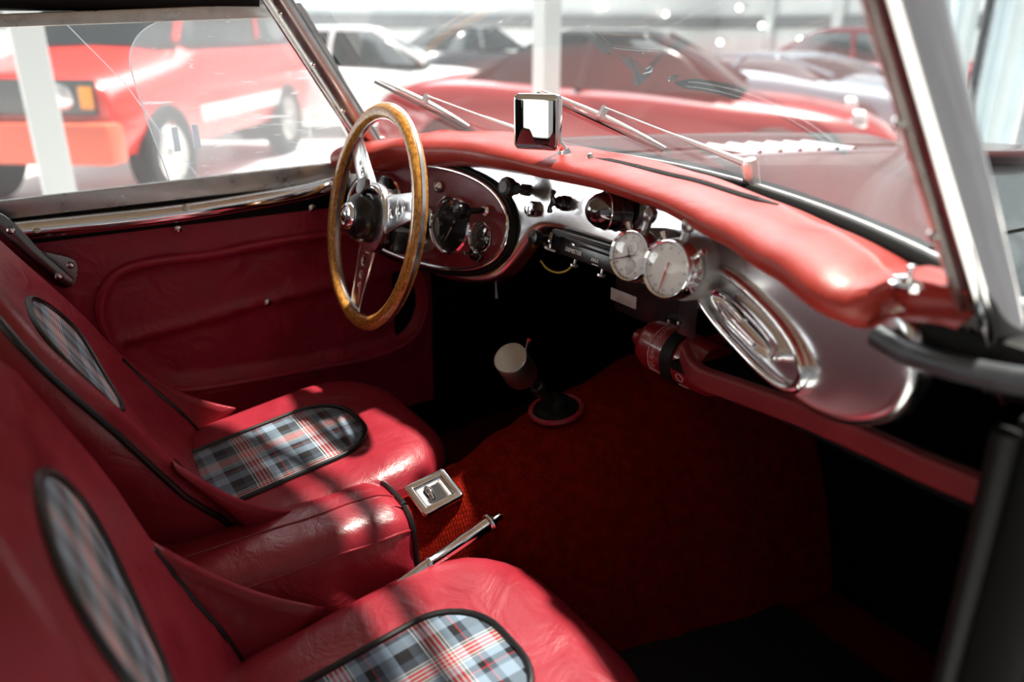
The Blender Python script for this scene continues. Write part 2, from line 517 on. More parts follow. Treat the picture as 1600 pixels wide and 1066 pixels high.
# ================================================================== hall
def hall():
    m = mat('hall_floor', (.72, .73, .72), .35, var=.12, vscale=1.2)
    o = box('floor', (-4, 6, -1.35), (44, 44, .1), 'hall_floor', bev=0); tag(o, kind='structure')
    mat('hall_wall', (.62, .65, .66), .8, var=.08, vscale=.6)
    for nm, c, s in (('wall_left', (-20, 6, .9), (.2, 44, 4.6)), ('wall_front', (-4, 22, .9), (44, .2, 4.6))):
        tag(box(nm, c, s, 'hall_wall', bev=0), kind='structure')
    mat('added_wall_dark', (.12, .12, .13), .9, var=.2, vscale=3)
    tag(box('added_wall_right', (2.6, 6, .9), (.2, 44, 4.6), 'added_wall_dark', bev=0), kind='structure')  # unseen dark wall, added to keep sky light out of the cabin
    tag(box('wall_back', (-9, -9, .9), (23, .2, 4.6), 'hall_wall', bev=0), kind='structure')
    mat('fill_glow', (.92, .96, 1), .5, emit=6)
    wn_ = thing('added_glow_panel', (-10.5, -8.88, -.6), None, None, kind='structure')  # unseen glowing panel, added so the aluminium dash plate reflects white
    for k in range(5):
        o = box('pane', (-15+2.2*k, -8.86, 1.1), (2.05, .04, 2.9), 'fill_glow', wn_, bev=0)  # glowing section of the added panel
    for k in range(6):
        box('panel_divider', (-16.1+2.2*k, -8.84, 1.1), (.12, .08, 3.0), 'black_rubber', wn_, bev=0)
    mat('hall_steel', (.50, .53, .54), .6)
    n = 0
    for x in (-17.5, -15, -12.4, -10, -7.4, -5):           # pilasters along the front wall
        n += 1
        tag(box('trim_%d' % n, (x, 21.8, .9), (.35, .3, 4.4), 'hall_steel', bev=.02), kind='structure')
    n += 1
    mat('hall_dark', (.16, .17, .18), .7)
    tag(box('trim_%d' % n, (-4, 21.8, .15), (40, .12, .35), 'hall_dark', bev=.02), kind='structure')
    n += 1
    tag(box('trim_%d' % n, (-19.8, 6, .15), (.12, 40, .35), 'hall_dark', bev=.02), kind='structure')
hall()

# ================================================================== car body
body = thing('classic_car_body', (0, .9, -1.3), 'black classic roadster body with long glossy bonnet and red carpeted floor', 'car')
def bonnet():
    def z(x, y):
        b = -.252 + .05*math.exp(-(x/.33)**2) + .028*math.exp(-((abs(x)-.56)/.13)**2)
        b -= .045*max(0, y-.85)**1.5
        e = max(0, abs(x)-.64)
        return b - e*e*18
    rows = []
    for i in range(31):
        row = []
        for j in range(65):
            x = -.80+1.6*j/64; y = lerp(Yw(x)+.005, 2.15, i/30); row.append(V((x, y, z(x, y))))
        rows.append(row)
    vs_, fs = loft(rows, False)
    mk('bonnet', vs_, fs, 'bonnet_black', body)
    # shut lines
    for s in (-1, 1):
        pts = [V((s*.40, y, z(.40, y)+.0006)) for y in [.88+.07*k for k in range(18)]]
        tube('shut_line', pts, .0022, 'black_rubber', body, n=6)
    pts = [V((x, .885-.2*x*x*.5, z(x, .885)+.001)) for x in [-.40+.05*k for k in range(17)]]
    tube('shut_line', pts, .0022, 'black_rubber', body, n=6)
    # raised vent with louvres
    mat('bonnet_vent', (.05, .008, .008), .25, coat=.5)
    out = ellp(0, 0, .17, .045, 32)
    o = sheet('bonnet_scoop', out, lambda u, v, w: V((.05+v*1.5, 1.62+u, z(0, 1.62+u)+.018+w)), 'bonnet_vent', body, rim=.012, depth=.03, sp=.03)
    for k in range(6):
        box('louvre', (-.24+0.0*k, 1.25+.06*k, z(.24, 1.25+.06*k)+.006), (.14, .025, .008), 'bonnet_vent', body, ax=(X1, V((0, .94, .34)), V((0, -.34, .94))), bev=.002, seg=1)
    return z
bonnet_z = bonnet()
rows = [[V((x, Yw(x)+dy, bonnet_z(x, Yw(x)+.01)+dz_ if dy > 0 else Zw(x)-.02)) for x in [-.64+1.28*k/30 for k in range(31)]] for dy, dz_ in ((-.05, 0), (-.005, 0), (.05, -.006))]
vs_, fs = loft(rows, False)
mk('scuttle_panel', vs_, fs, 'black_felt', body)
# floor pan, firewall, kick panels, bulkhead
mat('floor_carpet', (.10, .006, .005), .95, spec=.1, bump=.5, bscale=500)
box('floor_pan', (0, .35, -.91), (1.30, 1.60, .03), 'floor_carpet', body, bev=0)
mat('black_mat', (.006, .007, .009), .8, bump=.4, bscale=300)
box('foot_mat', (.36, .74, -.888), (.38, .42, .012), 'black_mat', body, bev=.004)
box('firewall', (0, 1.08, -.60), (1.30, .03, .66), 'black_felt', body, bev=0)
for s in (-1, 1):
    box('kick_panel', (s*.645, .88, -.575), (.02, .40, .65), 'black_felt', body, bev=0)
box('rear_bulkhead', (0, -.36, -.62), (1.30, .03, .58), 'floor_carpet', body, bev=0)
box('rear_deck', (0, -.70, -.36), (1.30, .66, .03), 'floor_carpet', body, bev=0)
box('sill', (.64, .2, -.86), (.10, 1.3, .12), 'black_rubber', body, bev=.02)
box('sill', (-.64, .2, -.86), (.06, 1.3, .12), 'black_rubber', body, bev=.02)
# right door post
box('door_post', (.672, .70, -.60), (.055, .23, .68), 'black_rubber', body, bev=.012)
tube('door_seal', [(.648, .575, -.27), (.648, .578, -.5), (.648, .575, -.9)], .010, 'black_rubber', body, k=4)
# transmission tunnel
def tunnel():
    secs = [(.30, -.645, .062, .085), (.40, -.632, .066, .090), (.50, -.607, .085, .125), (.60, -.578, .112, .172), (.68, -.560, .135, .20), (.76, -.548, .15, .22), (.90, -.52, .175, .25), (1.08, -.50, .19, .27)]
    N = 40; rows = []; uvs = []
    yy = [.30+.78*i/40 for i in range(41)]
    for y in yy:
        zt = interp(y, [(s[0], s[1]) for s in secs]); ht = interp(y, [(s[0], s[2]) for s in secs]); hb = interp(y, [(s[0], s[3]) for s in secs])
        row = []; L = 0; pv = None
        for j in range(N+1):
            a = pi*j/N; c, s = math.cos(a), math.sin(a)
            sx = math.copysign(abs(c)**.8, c); sz = abs(s)**.7
            hw = lerp(hb, ht, sz)
            p = V((-.02 - sx*hw, y, lerp(-.90, zt, sz)))
            if pv is not None: L += (p-pv).length
            pv = p; row.append(p); uvs.append((L, y))
        rows.append(row)
    vs_, fs = loft(rows, False)
    o = mk('tunnel_carpet', vs_, fs, 'carpet', body, uv=uvs)
    tag(o, label='coarse red carpet over the transmission tunnel')
tunnel()
# grey gutter tube and black shut trim at the right end of the dash
tube('scuttle_gutter', [(.522, .602, -.243), (.56, .595, -.246), (.62, .585, -.238), (.70, .58, -.222)], .0105, 'gutter_grey', body, k=5, n=12)
box('shut_trim', (.600, .640, -.243), (.16, .05, .045), 'black_rubber', body, bev=.008)

# ================================================================== windscreen
ws = thing('windscreen', (0, .83, -.2), 'curved windscreen with chrome frame and raked side pillars', 'windscreen')
def wpt(x, t):
    """point on the glass, t 0 base .. 1 top"""
    z0 = Zw(x); z1 = .075
    return V((x*(1-.05*t), Yw(x) - .205*t, lerp(z0, z1, t)))
rows = [[wpt(-.59+1.18*j/32, i/8) for j in range(33)] for i in range(9)]
vs_, fs = loft(rows, False)
o = mk('glass', vs_, fs, 'windscreen_glass', ws); tag(o, label='clear windscreen glass')
base = [wpt(-.60+1.20*j/40, 0) for j in range(41)]
tube('lower_frame', [p+V((0, .006, .008)) for p in base], .0045, 'brushed_alu', ws, n=10)
tube('lower_seal', [p+V((0, -.008, -.001)) for p in base], .013, 'black_felt', ws, n=10)
tube('header_rail', [wpt(-.60+1.20*j/40, 1.0)+V((0, 0, .012)) for j in range(41)], .016, 'brushed_alu', ws, n=10)
def pillar(s):
    b0 = V((s*.600, .672, -.275)); t0 = V((s*.560, .44, .085))
    ax = (t0-b0).normalized(); sd = V((s, 0, 0)); sd = (sd-ax*sd.dot(ax)).normalized(); fw = ax.cross(sd).normalized()
    if fw.y < 0: fw = -fw
    def prism(name, prof, m, par):
        rows = [[b0.lerp(t0, i/6) + sd*a + fw*b for a, b in prof] for i in range(7)]
        vs_, fs = loft(rows, True); return mk(name, vs_, fs, m, par, sharp=30)
    p = prism('pillar', smooth2([(-.014, -.012), (.010, -.016), (.015, 0), (.011, .022), (-.012, .020), (-.018, .004)], 4), 'dark_alu', ws)
    prism('pillar_bead', smooth2([(-.024, -.003), (-.008, -.0165), (-.006, .004), (-.020, .012)], 4), 'brushed_alu', p)
    prism('pillar_cap', smooth2([(.006, -.020), (.017, -.015), (.019, .012), (.010, .020)], 4), 'chrome', p)
    for k in range(4):
        c = b0.lerp(t0, .16+.23*k) + sd*(-.016) + fw*(.0) - fw*.013
        lathe('screw', [(.0045, 0), (.0045, .002), (.002, .004), (0, .004)], c+fw*.0, (-fw-sd*.6), 'chrome', p, n=12)
pillar(-1); pillar(1)
# small triangular stay between left pillar and door
sheet('pillar_stay', [(.60, -.255), (.665, -.255), (.655, -.20), (.63, -.20)], lambda u, v, w: V((-.585+w, u, v)), 'brushed_alu', ws, rim=.003, depth=.01, holes=[[(.615, -.247), (.645, -.247), (.642, -.225)]])

# ================================================================== wipers (outside of the glass)
def on_glass(px, py, off):
    r = ray(px, py); a, b = .3, 3.
    for i in range(40):
        m_ = (a+b)/2; p = CAM+r*m_
        t = (p.z-Zw(p.x))/(.075-Zw(p.x))
        if p.y < Yw(p.x)-.205*t+off: a = m_
        else: b = m_
    return CAM+r*m_
mat('wiper_metal', (.80, .79, .76), .28, 1)
def wiper(label, b0, b1, a0, a1, clip):
    A, B = on_glass(*b0, .016), on_glass(*b1, .016); P, Q = on_glass(*a0, .022), on_glass(*a1, .026)
    t = thing('wiper', Q, label, 'wiper', 'windscreen wipers')
    tube('blade_rail', [A.lerp(B, i/8) + V((0, .004*math.sin(pi*i/8), .002*math.sin(pi*i/8))) for i in range(9)], [.0012, .0028, .0034, .004, .0045, .004, .0034, .0028, .0012], 'wiper_metal', t, n=8)
    tube('rubber', [A.lerp(B, i/6)+V((0, -.006, -.004)) for i in range(7)], .0026, 'black_rubber', t, n=6)
    tube('arm', [P, P.lerp(Q, .45), P.lerp(Q, .62), Q], [.0018, .0024, .005, .0085], 'wiper_metal', t, k=4, n=8, flat=.6)
    lathe('pivot', [(.011, -.03), (.011, .002), (.008, .008), (0, .009)], Q, (0, -.3, 1), 'wiper_metal', t, n=16)
    c = P.lerp(A.lerp(B, .5), .5)
    box('clip', c, (.02, .008, .011), 'wiper_metal', t, ax=basis(V((0, -.8, .6)), (1, 0, 0)), bev=.002)
wiper('left wiper, behind the steering wheel side of the glass', (590, 124), (733, 197), (668, 150), (835, 212), None)
wiper('right wiper with broad arm foot, beside the rear-view mirror', (845, 141), (1040, 231), (945, 168), (1172, 258), None)

# ================================================================== left door
door = thing('car_door', (-.63, .3, -.9), 'burgundy leather door panel with piped pocket and chrome rail', 'door')
def dyz(px, py, X=-.62):
    p = atx(px, py, X); return (p.y, p.z)
pocket = [(505, 366), (420, 378), (330, 396), (255, 405), (205, 415), (172, 435), (155, 470), (160, 510), (190, 560), (240, 600), (300, 606), (400, 590), (500, 572), (580, 556), (635, 532), (660, 495), (662, 450), (640, 405), (600, 375), (560, 364)]
pk = smooth2([dyz(*p) for p in pocket], 6)
fold = [dyz(200, 537), dyz(300, 510), dyz(418, 476), dyz(520, 452), dyz(610, 430)]
def seg_dist(p, a, b):
    ab = (b[0]-a[0], b[1]-a[1]); t = max(0, min(1, ((p[0]-a[0])*ab[0]+(p[1]-a[1])*ab[1])/(ab[0]**2+ab[1]**2)))
    dx, dy = p[0]-a[0]-ab[0]*t, p[1]-a[1]-ab[1]*t
    return math.hypot(dx, dy), (p[1]-a[1]-ab[1]*t)
def door_x(y, z):
    p = (y, z)
    d = min(seg_dist(p, pk[i], pk[(i+1) % len(pk)])[0] for i in range(0, len(pk)))
    x = -.62
    if inpoly(p, pk):
        x -= .014*min(1, d/.02)
        fd, sg = min((seg_dist(p, fold[i], fold[i+1]) for i in range(len(fold)-1)), key=lambda q: q[0])
        x += .010*math.exp(-(fd/.012)**2)*(1 if sg > 0 else .6) - (.006 if sg < -.004 else 0)*min(1, fd/.01)*min(1, d/.02)
        q = dyz(418, 476); x -= .006*math.exp(-((y-q[0])**2+(z-q[1])**2)/.0002)
    else:
        x += .010*math.exp(-(d/.03)**2) if z < -.5 else .004*math.exp(-(d/.02)**2)
    return x
rows = []
NY, NZ = 100, 60
for i in range(NZ+1):
    z = -.86 + .535*i/NZ
    rows.append([V((door_x(-.30+1.06*j/NY, z), -.30+1.06*j/NY, z)) for j in range(NY+1)])
vs_, fs = loft(rows, False)
mk('door_panel', vs_, fs, 'door_leather', door, sharp=80)
tube('pocket_piping', [V((-.612, y, z)) for y, z in pk], .0078, 'door_leather', door, n=8, closed=True)
st = []
for i in range(0, len(pk)):
    pass
for (px, py) in ((278, 358), (487, 325), (418, 473)):
    p = atx(px, py, -.612 if py < 400 else -.622)
    lathe('snap_stud', [(.007, -.004), (.007, .001), (.004, .003), (0, .0035)], p, (1, 0, 0), 'chrome', door, n=14)
rail = [atx(*p, -.60) for p in ((-150, 382), (20, 362), (150, 348), (280, 333), (400, 314), (480, 299), (530, 286))]
tube('chrome_rail', rail, .0135, 'chrome', door, k=5, n=14, flat=1.15, up=(0, 0, 1))
for px, py in ((57, 359), (290, 325)):
    lathe('rail_screw', [(.006, -.004), (.006, .001), (.003, .002), (0, .002)], atx(px, py, -.588), (1, 0, .5), 'brushed_alu', door, n=12)
box('door_cap', (-.645, .22, -.300), (.055, 1.05, .065), 'black_rubber', door, bev=.008)

# ================================================================== side window
side = thing('side_window', (-.615, .2, -.28), 'aluminium framed perspex side window with scratched sliding pane', 'window')
def ext(a, b, y0):
    """continue the line a-b to y = y0"""
    t = (y0-a[0])/(b[0]-a[0]); return (y0, a[1]+(b[1]-a[1])*t)
XS = -.615
def sy(px, py): return dyz(px, py, XS)
bi0, bi1 = sy(0, 317), sy(520, 256)
bo0, bo1 = sy(0, 343), sy(520, 284)
ti0, ti1 = sy(0, 41), sy(446, 25)
to0, to1 = sy(0, 24), sy(440, 6)
inner = [ext(bi0, bi1, -.30), bi1, sy(545, 245), sy(548, 215), sy(505, 130), sy(462, 50), sy(446, 25), ext(ti0, ti1, -.30)]
outer = [ext(bo0, bo1, -.34), bo1, sy(572, 270), sy(582, 215), sy(535, 120), sy(480, 20), sy(470, 5), ext(to0, to1, -.34)]
sheet('window_frame', outer, lambda u, v, w: V((XS+w, u, v)), 'brushed_alu', side, holes=[inner], rim=.002, depth=.014, sp=.06)
paneA = [(u, v) for u, v in outer]
v2, f2, _ = fill2d([ext(bo0, bo1, -.33), bo1, sy(565, 265), sy(575, 215), sy(530, 120), sy(470, 20), ext(to0, to1, -.33)])
o = mk('clear_pane', [V((XS-.009, p.x, p.y)) for p in v2], f2, 'perspex', side)
edge = [(268, 290), (252, 245), (235, 200), (218, 150), (207, 115), (204, 85), (212, 62), (228, 45), (255, 32), (300, 24)]
pb = [sy(*p) for p in edge]
pane = smooth2(pb, 4, False) + [sy(440, 16), sy(470, 30), sy(530, 130), sy(570, 215), sy(560, 262), sy(520, 272)]
v2, f2, _ = fill2d(pane)
o = mk('sliding_pane', [V((XS-.004, p.x, p.y)) for p in v2], f2, 'scratched_perspex', side); tag(o, label='scratched perspex pane with rounded corner')
tube('pane_edge', [V((XS-.004, p[0], p[1])) for p in smooth2(pb, 4, False)], .0012, 'perspex_edge', side, n=6)
tube('pane_edge', [atx(px, py, XS-.009) for px, py in ((104, 38), (195, 130), (255, 212), (312, 278))], .0008, 'perspex_edge', side, n=6)
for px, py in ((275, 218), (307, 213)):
    box('pale_strip', atx(px, py, XS-.001), (.004, .010, .040), 'perspex_edge', side, bev=.001)  # small pale upright strip on the pane
# ================================================================== hardtop
roof = thing('hardtop', (0, 0, .05), 'dark hardtop roof with beige headlining above the cabin', 'roof')
rows = []
for i in range(25):
    t = i/24; y = .46-1.45*t
    drop = max(0, (t-.7)/.3)**2*.10
    rows.append([V((x, lerp(Yw(x*.95)-.205, -.99, t), .045+.13*(1-(abs(x)/.64)**2.4)*(1-.2*t)+.02*math.sin(pi*min(1, t*1.6)) - drop)) for x in [-.64+1.28*j/24 for j in range(25)]])
vs_, fs = loft(rows, False)
mk('headlining', vs_, fs, 'headlining', roof)
rows2 = [[p+V((0, 0, .02)) for p in r] for r in rows]
vs_, fs = loft(rows2, False)
mk('roof_skin', vs_, fs, 'bonnet_black', roof)
for s in (-1, 1):
    tube('cant_rail', [V((s*.632, y, interp(y, [(-.6, .03), (-.2, .038), (.1, .044), (.5, .046)]))) for y in [-.55+.1*k for k in range(11)]], .021, 'black_rubber', roof, n=10)
    sheet('quarter_panel', [(-.30, .05), (-.34, -.35), (-.98, -.35), (-.85, .02)], lambda u, v, w, s=s: V((s*.635+w*s, u, v)), 'black_felt', roof, rim=.004, depth=.015)
sheet('rear_window_frame', rrect(-.63, .63, -.36, -.04, .05), lambda u, v, w: V((u, -.97+w, v)), 'black_felt', roof, rim=.004, depth=.015, holes=[rrect(-.57, .57, -.335, -.07, .05)])
# ================================================================== hood bracket on the left door
hb = thing('hood_bracket', (-.60, 0, -.42), 'black and chrome strap bracket bolted to the door panel behind the driver seat', 'bracket')
prof = [(-60, 318), (-10, 330), (6, 338), (24, 352), (60, 390), (114, 437), (112, 447), (98, 450), (84, 443), (30, 400), (-60, 360)]
sheet('strap', [dyz(*p, -.585) for p in prof], lambda u, v, w: V((-.585+w, u, v)), 'smoked_chrome', hb, rim=.0015, depth=.006)
prof = [(66, 398), (85, 398), (108, 404), (119, 412), (120, 430), (113, 446), (100, 440)]
sheet('mounting_plate', smooth2([dyz(*p, -.604) for p in prof], 3), lambda u, v, w: V((-.604+w, u, v)), 'dark_alu', hb, rim=.001, depth=.012)
for px, py, X in ((110, 414, -.604), (92, 432, -.583), (17, 360, -.583)):
    lathe('bolt', [(.0065, -.003), (.0065, .003), (.004, .006), (0, .0065)], atx(px, py, X), (1, 0, 0), 'chrome', hb, n=8)
# ================================================================== dashboard
dash = thing('dashboard', (0, .75, -.42), 'polished aluminium dashboard with padded red leather top and oval gauge panel', 'dashboard')
def dfn(u, v, w): return V((u, Yf(u)-w+(v+.225)*TILT(u), v+w*TILT(u)))
def dn(x): return V((-.76*x, -1, TILT(x))).normalized()       # face normal towards the cabin
def shrink(poly, d):
    n = len(poly); area = sum(poly[i][0]*poly[(i+1) % n][1]-poly[(i+1) % n][0]*poly[i][1] for i in range(n)); s = 1 if area > 0 else -1
    out = []
    for i in range(n):
        a, b = V(poly[i-1]), V(poly[(i+1) % n]); t = (b-a).normalized()
        out.append((poly[i][0]-t.y*s*d, poly[i][1]+t.x*s*d))
    return out
face = [(-.60, -.215), (-.605, -.26), (-.585, -.315), (-.53, -.365), (-.46, -.396), (-.38, -.411), (-.30, -.414), (-.235, -.404), (-.195, -.385), (-.168, -.355), (-.148, -.325), (-.128, -.300), (-.095, -.289), (-.02, -.288), (.05, -.288), (.12, -.291), (.165, -.306), (.20, -.316), (.25, -.324), (.327, -.340), (.398, -.352), (.451, -.355), (.505, -.340), (.545, -.312), (.562, -.280), (.560, -.25), (.545, -.222), (.50, -.212), (.40, -.207), (.25, -.201), (.1, -.190), (-.1, -.192), (-.3, -.197), (-.45, -.204)]
fo = shrink(smooth2(face, 3), .013)
o = sheet('fascia', fo, dfn, 'polished_alu', dash, rim=.013, depth=.03, sp=.03, steps=6)
tag(o, label='polished aluminium fascia plate')
# rolled right end of the fascia
# padded top
def zl(x): return interp(x, [(-.60, -.262), (-.51, -.250), (-.40, -.226), (-.26, -.214), (-.11, -.212), (.04, -.209), (.17, -.212), (.30, -.225), (.39, -.237), (.455, -.246), (.484, -.250), (.502, -.242), (.522, -.224), (.60, -.208)])
def prr(x): return interp(x, [(-.60, .040), (-.5, .05), (.46, .05), (.495, .03), (.515, -.012), (.60, -.02)])
rows = []
NX = 90
for i in range(NX+1):
    x = -.605+1.200*i/NX
    yf = Yf(x); z0 = zl(x); pr = prr(x); yw, zw = Yw(x)-.004, Zw(x)-.004
    h = interp(x, [(-.5, .052), (-.26, .046), (0, .036), (.17, .035), (.3, .040), (.44, .046), (.53, .030), (.6, .022)])
    ctrl = [(yf+.03, z0+.012), (yf-.004, z0-.001), (yf-pr*.42, z0+.002), (yf-pr*.85, z0+h*.24), (yf-pr*1.02, z0+h*.56), (yf-pr*.82, z0+h*.86), (yf-pr*.28, z0+h+.002), (yf+.03, z0+h+.004), (lerp(yf, yw, .45), max(z0+h, zw)+.004), (yw, zw), (yw, zw-.03)]
    sc = 1.0
    if i == 0: sc = .80
    if i == 1: sc = .95
    cy, cz = yf+.01, z0+.025
    ctrl = [(cy+(a-cy)*sc, cz+(b-cz)*sc) for a, b in ctrl]
    rows.append([V((x, p.x, p.y)) for p in catmull([V((a, b, 0)) for a, b in ctrl], 4)])
vs_, fs = loft(rows, True, True)
o = mk('padded_top', vs_, fs, 'dash_leather', dash, sharp=70); tag(o, label='red leather padded dash top')
def ztop(x, y):
    t = (y-Yf(x))/(Yw(x)-Yf(x)); z0 = zl(x)
    h = interp(x, [(-.5, .052), (-.26, .046), (0, .036), (.17, .035), (.3, .040), (.44, .046), (.53, .030), (.6, .022)])
    pts = [(-.1, z0+h-.002), (0.04, z0+h+.002), (.45, max(z0+h, Zw(x)-.004)+.004), (1, Zw(x)-.004)]
    for (a, fa), (b, fb) in zip(pts, pts[1:]):
        if t <= b: return fa+(fb-fa)*(t-a)/(b-a)
    return pts[-1][1]
def on_pad(px, py):
    r = ray(px, py); d = .45
    while d < 2.2:
        p = CAM+r*d
        if p.y > Yf(p.x)-.03 and p.z <= ztop(p.x, p.y): return p
        d += .002
    return CAM+r*1.2
# demister slots
def slot(p0, p1, name):
    a, b = on_pad(*p0), on_pad(*p1)
    pts = []
    for k in range(13):
        p = a.lerp(b, k/12); p.z = ztop(p.x, p.y)+.0015; pts.append(p)
    o = tube(name, pts, [.002]+[.0065]*11+[.002], 'black_rubber', dash, n=10, flat=.35, up=(0, 0, 1))
    for q in (-.0025, .0025):
        tube('slot_rib', [p+V((0, q, .0018)) for p in pts[1:-1]], .0009, 'dark_alu', o, n=5)
slot((928, 249), (1216, 322), 'demister_slot')
slot((748, 224), (852, 238), 'demister_slot')
# chrome catch on the right end
c = on_pad(1416, 446)
cc = lathe('hood_catch', [(.0145, -.002), (.0145, .0015), (.008, .003), (.005, .0045), (.0045, .008), (0, .009)], c, (0, -.15, 1), 'chrome', dash, n=24, sx=1.0, sy=.55)
lathe('catch_stud', [(.0026, 0), (.0026, .008), (.0036, .009), (.0036, .012), (0, .013)], c+V((0, .003, .004)), (0, 0, 1), 'chrome', cc, n=12)
tube('catch_bar', [c+V((-.012, 0, .004)), c+V((0, 0, .006)), c+V((.012, 0, .004))], [.0014, .0024, .0014], 'chrome', cc, n=8)

# ---- instrument panel
po = ellp(-.372, -.314, .193, .081, 56, e=2.25)
ip = sheet('gauge_panel', po, lambda u, v, w: dfn(u, v, w+.008), 'panel_leather', dash, rim=.003, depth=.008, sp=.025, back=False)
tag(ip, label='burgundy leather oval gauge panel')
tube('panel_trim', [dfn(u, v, .010) for u, v in ellp(-.372, -.314, .196, .084, 64, e=2.25)], .0045, 'chrome', dash, closed=True, n=10)
tube('panel_seal', [dfn(u, v, .005) for u, v in ellp(-.372, -.314, .2025, .0905, 64, e=2.25)], .0055, 'black_rubber', dash, closed=True, n=8)
def text_geo(body, size, fn):
    cu = bpy.data.curves.new('t', 'FONT'); cu.body = body; cu.size = size; cu.align_x = 'CENTER'; cu.align_y = 'CENTER'; cu.resolution_u = 1
    o = bpy.data.objects.new('t', cu); col.objects.link(o)
    me = bpy.data.meshes.new_from_object(o.evaluated_get(bpy.context.evaluated_depsgraph_get()))
    bpy.data.objects.remove(o)
    r = [fn(v.co.x, v.co.y) for v in me.vertices], [list(p.vertices) for p in me.polygons]
    bpy.data.meshes.remove(me); return r
def dial_marks(name, org, ax, R, m, parent, nums, size, nt=60, ts=.004, start=90, sweep=-360, rn=.74, rt=.92):
    """numerals and ticks printed on a round dial, one print layer"""
    x, y, z = ax; vs_, fs = [], []
    N = len(nums)
    for i, s in enumerate(nums):
        a = math.radians(start+sweep*i/(N if abs(sweep) == 360 else N-1))
        c = V(org)+x*(R*rn*math.cos(a))+y*(R*rn*math.sin(a))
        g = text_geo(s, size, lambda u, v: c+x*u+y*v)
        b = len(vs_); vs_ += g[0]; fs += [[k+b for k in f] for f in g[1]]
    for i in range(nt):
        a = math.radians(start+sweep*i/nt); d = x*math.cos(a)+y*math.sin(a); s = z.cross(d)
        L = ts if i % 5 == 0 else ts*.55
        p0, p1 = V(org)+d*(R*rt), V(org)+d*(R*rt-L); h = s*(.0004 if i % 5 else .0006)
        b = len(vs_); vs_ += [p0-h, p0+h, p1+h, p1-h]; fs.append([b, b+1, b+2, b+3])
    o = mk(name, vs_, fs, m, parent, smooth=False)
    return o
def gauge(name, x, z, R, nums, label=None, ang=-130, big=True):
    n = dn(x); o0 = dfn(x, z, .010); ax = basis(n)
    g = lathe(name, [(R*.86, .000), (R*.88, .012), (R*.93, .016), (R*.99, .013), (R*1.0, .006), (R*1.02, -.002)], o0, n, 'chrome', dash, n=44)
    if label: tag(g, label=label)
    lathe('dial', [(0, .0015), (R*.88, .0015), (R*.88, -.002)], o0, n, 'dial_black', g, n=40)
    dial_marks('dial_print', o0+n*.0021, ax, R*.86, 'white_print', g, nums, R*.16, nt=40, ts=R*.08, start=225, sweep=-270)
    a = math.radians(ang); d = ax[0]*math.cos(a)+ax[1]*math.sin(a)
    tube('needle', [o0+n*.005-d*R*.15, o0+n*.005, o0+n*.005+d*R*.65], [.0014, .0016, .0004], 'cream_needle', g, n=6)
    lathe('needle_hub', [(R*.09, .002), (R*.09, .006), (R*.05, .009), (0, .0095)], o0, n, 'black_plastic', g, n=16)
    lathe('gauge_glass', [(0, .0135), (R*.5, .013), (R*.88, .0115)], o0, n, 'gauge_glass', g, n=32)
    return g
sp_ = gauge('speedometer', -.305, -.319, .051, ['0', '20', '40', '60', '80', '100', '120', '140'], 'chrome rimmed speedometer', ang=-115)
tc_ = gauge('rev_counter', -.478, -.302, .051, ['0', '10', '20', '30', '40', '50', '60'], 'chrome rimmed rev counter behind the steering wheel', ang=200)
fg_ = gauge('fuel_gauge', -.228, -.326, .0265, ['E', '', 'F'], 'small chrome rimmed gauge', ang=70)
# amber lamp in the speedometer
lathe('warning_lamp', [(.0035, 0), (.0035, .002), (0, .0035)], dfn(-.318, -.283, .012), dn(-.31), 'amber', sp_, n=12)
def knob(name, px, py, prof, m, par=None, n=24, base=.010, label=None, sx=1, sy=1, panel=True):
    p = ats(px, py); x, z = p.x, p.z
    o = lathe(name, prof, dfn(x, z, .009 if panel else 0), dn(x), m, par or dash, n=n, sx=sx, sy=sy)
    if label: tag(o, label=label)
    return o, x, z
# turn signal repeater on panel, toggles, dipper stalk
k, x, z = knob('warning_light', 693, 293, [(.0105, 0), (.0105, .004), (.007, .006), (.006, .004), (.004, .005), (0, .006)], 'chrome')
k, x, z = knob('toggle_switch', 756, 398, [(.013, 0), (.012, .010), (.010, .014), (.003, .015), (.0025, .03), (.004, .034), (0, .036)], 'smoked_chrome', label='small panel switch')
p = ats(770, 330)
stk = lathe('panel_stalk', [(.008, 0), (.008, .006), (.005, .01), (.0055, .035), (.006, .040), (.013, .045), (.0145, .055), (.011, .064), (0, .067)], dfn(p.x, p.z, .009), (dn(p.x)+V((-.05, 0, -.10))).normalized(), 'black_plastic', dash, n=20)
lathe('stalk_base', [(.0095, 0), (.0095, .008), (.006, .012), (0, .012)], dfn(p.x, p.z, .009), dn(p.x), 'chrome', stk, n=16)
p = ats(628, 292)
lathe('panel_knob', [(.006, 0), (.006, .02), (.013, .022), (.014, .034), (0, .037)], dfn(p.x, p.z, .009), dn(p.x), 'black_plastic', dash, n=18)
# ---- fascia knobs
def prof_knob(x, z, name, label):
    n = dn(x); o0 = dfn(x, z, 0)
    g = lathe(name, [(.0075, 0), (.0075, .008), (.006, .012), (.006, .018), (.010, .020), (.0115, .03), (.012, .032), (.0155, .034), (.0165, .042), (.0150, .046), (.011, .0475), (0, .048)], o0, n, 'black_plastic', dash, n=24)
    lathe('knob_nut', [(.0105, 0), (.0105, .006), (.008, .009), (.0065, .009)], o0, n, 'black_plastic', g, n=6)
    lathe('knob_face', [(.0085, .0475), (.0085, .0487), (0, .0487)], o0, n, 'print_grey', g, n=20)
    tag(g, label=label)
p = ats(822, 297); prof_knob(p.x, p.z, 'pull_knob', 'black pull knob')
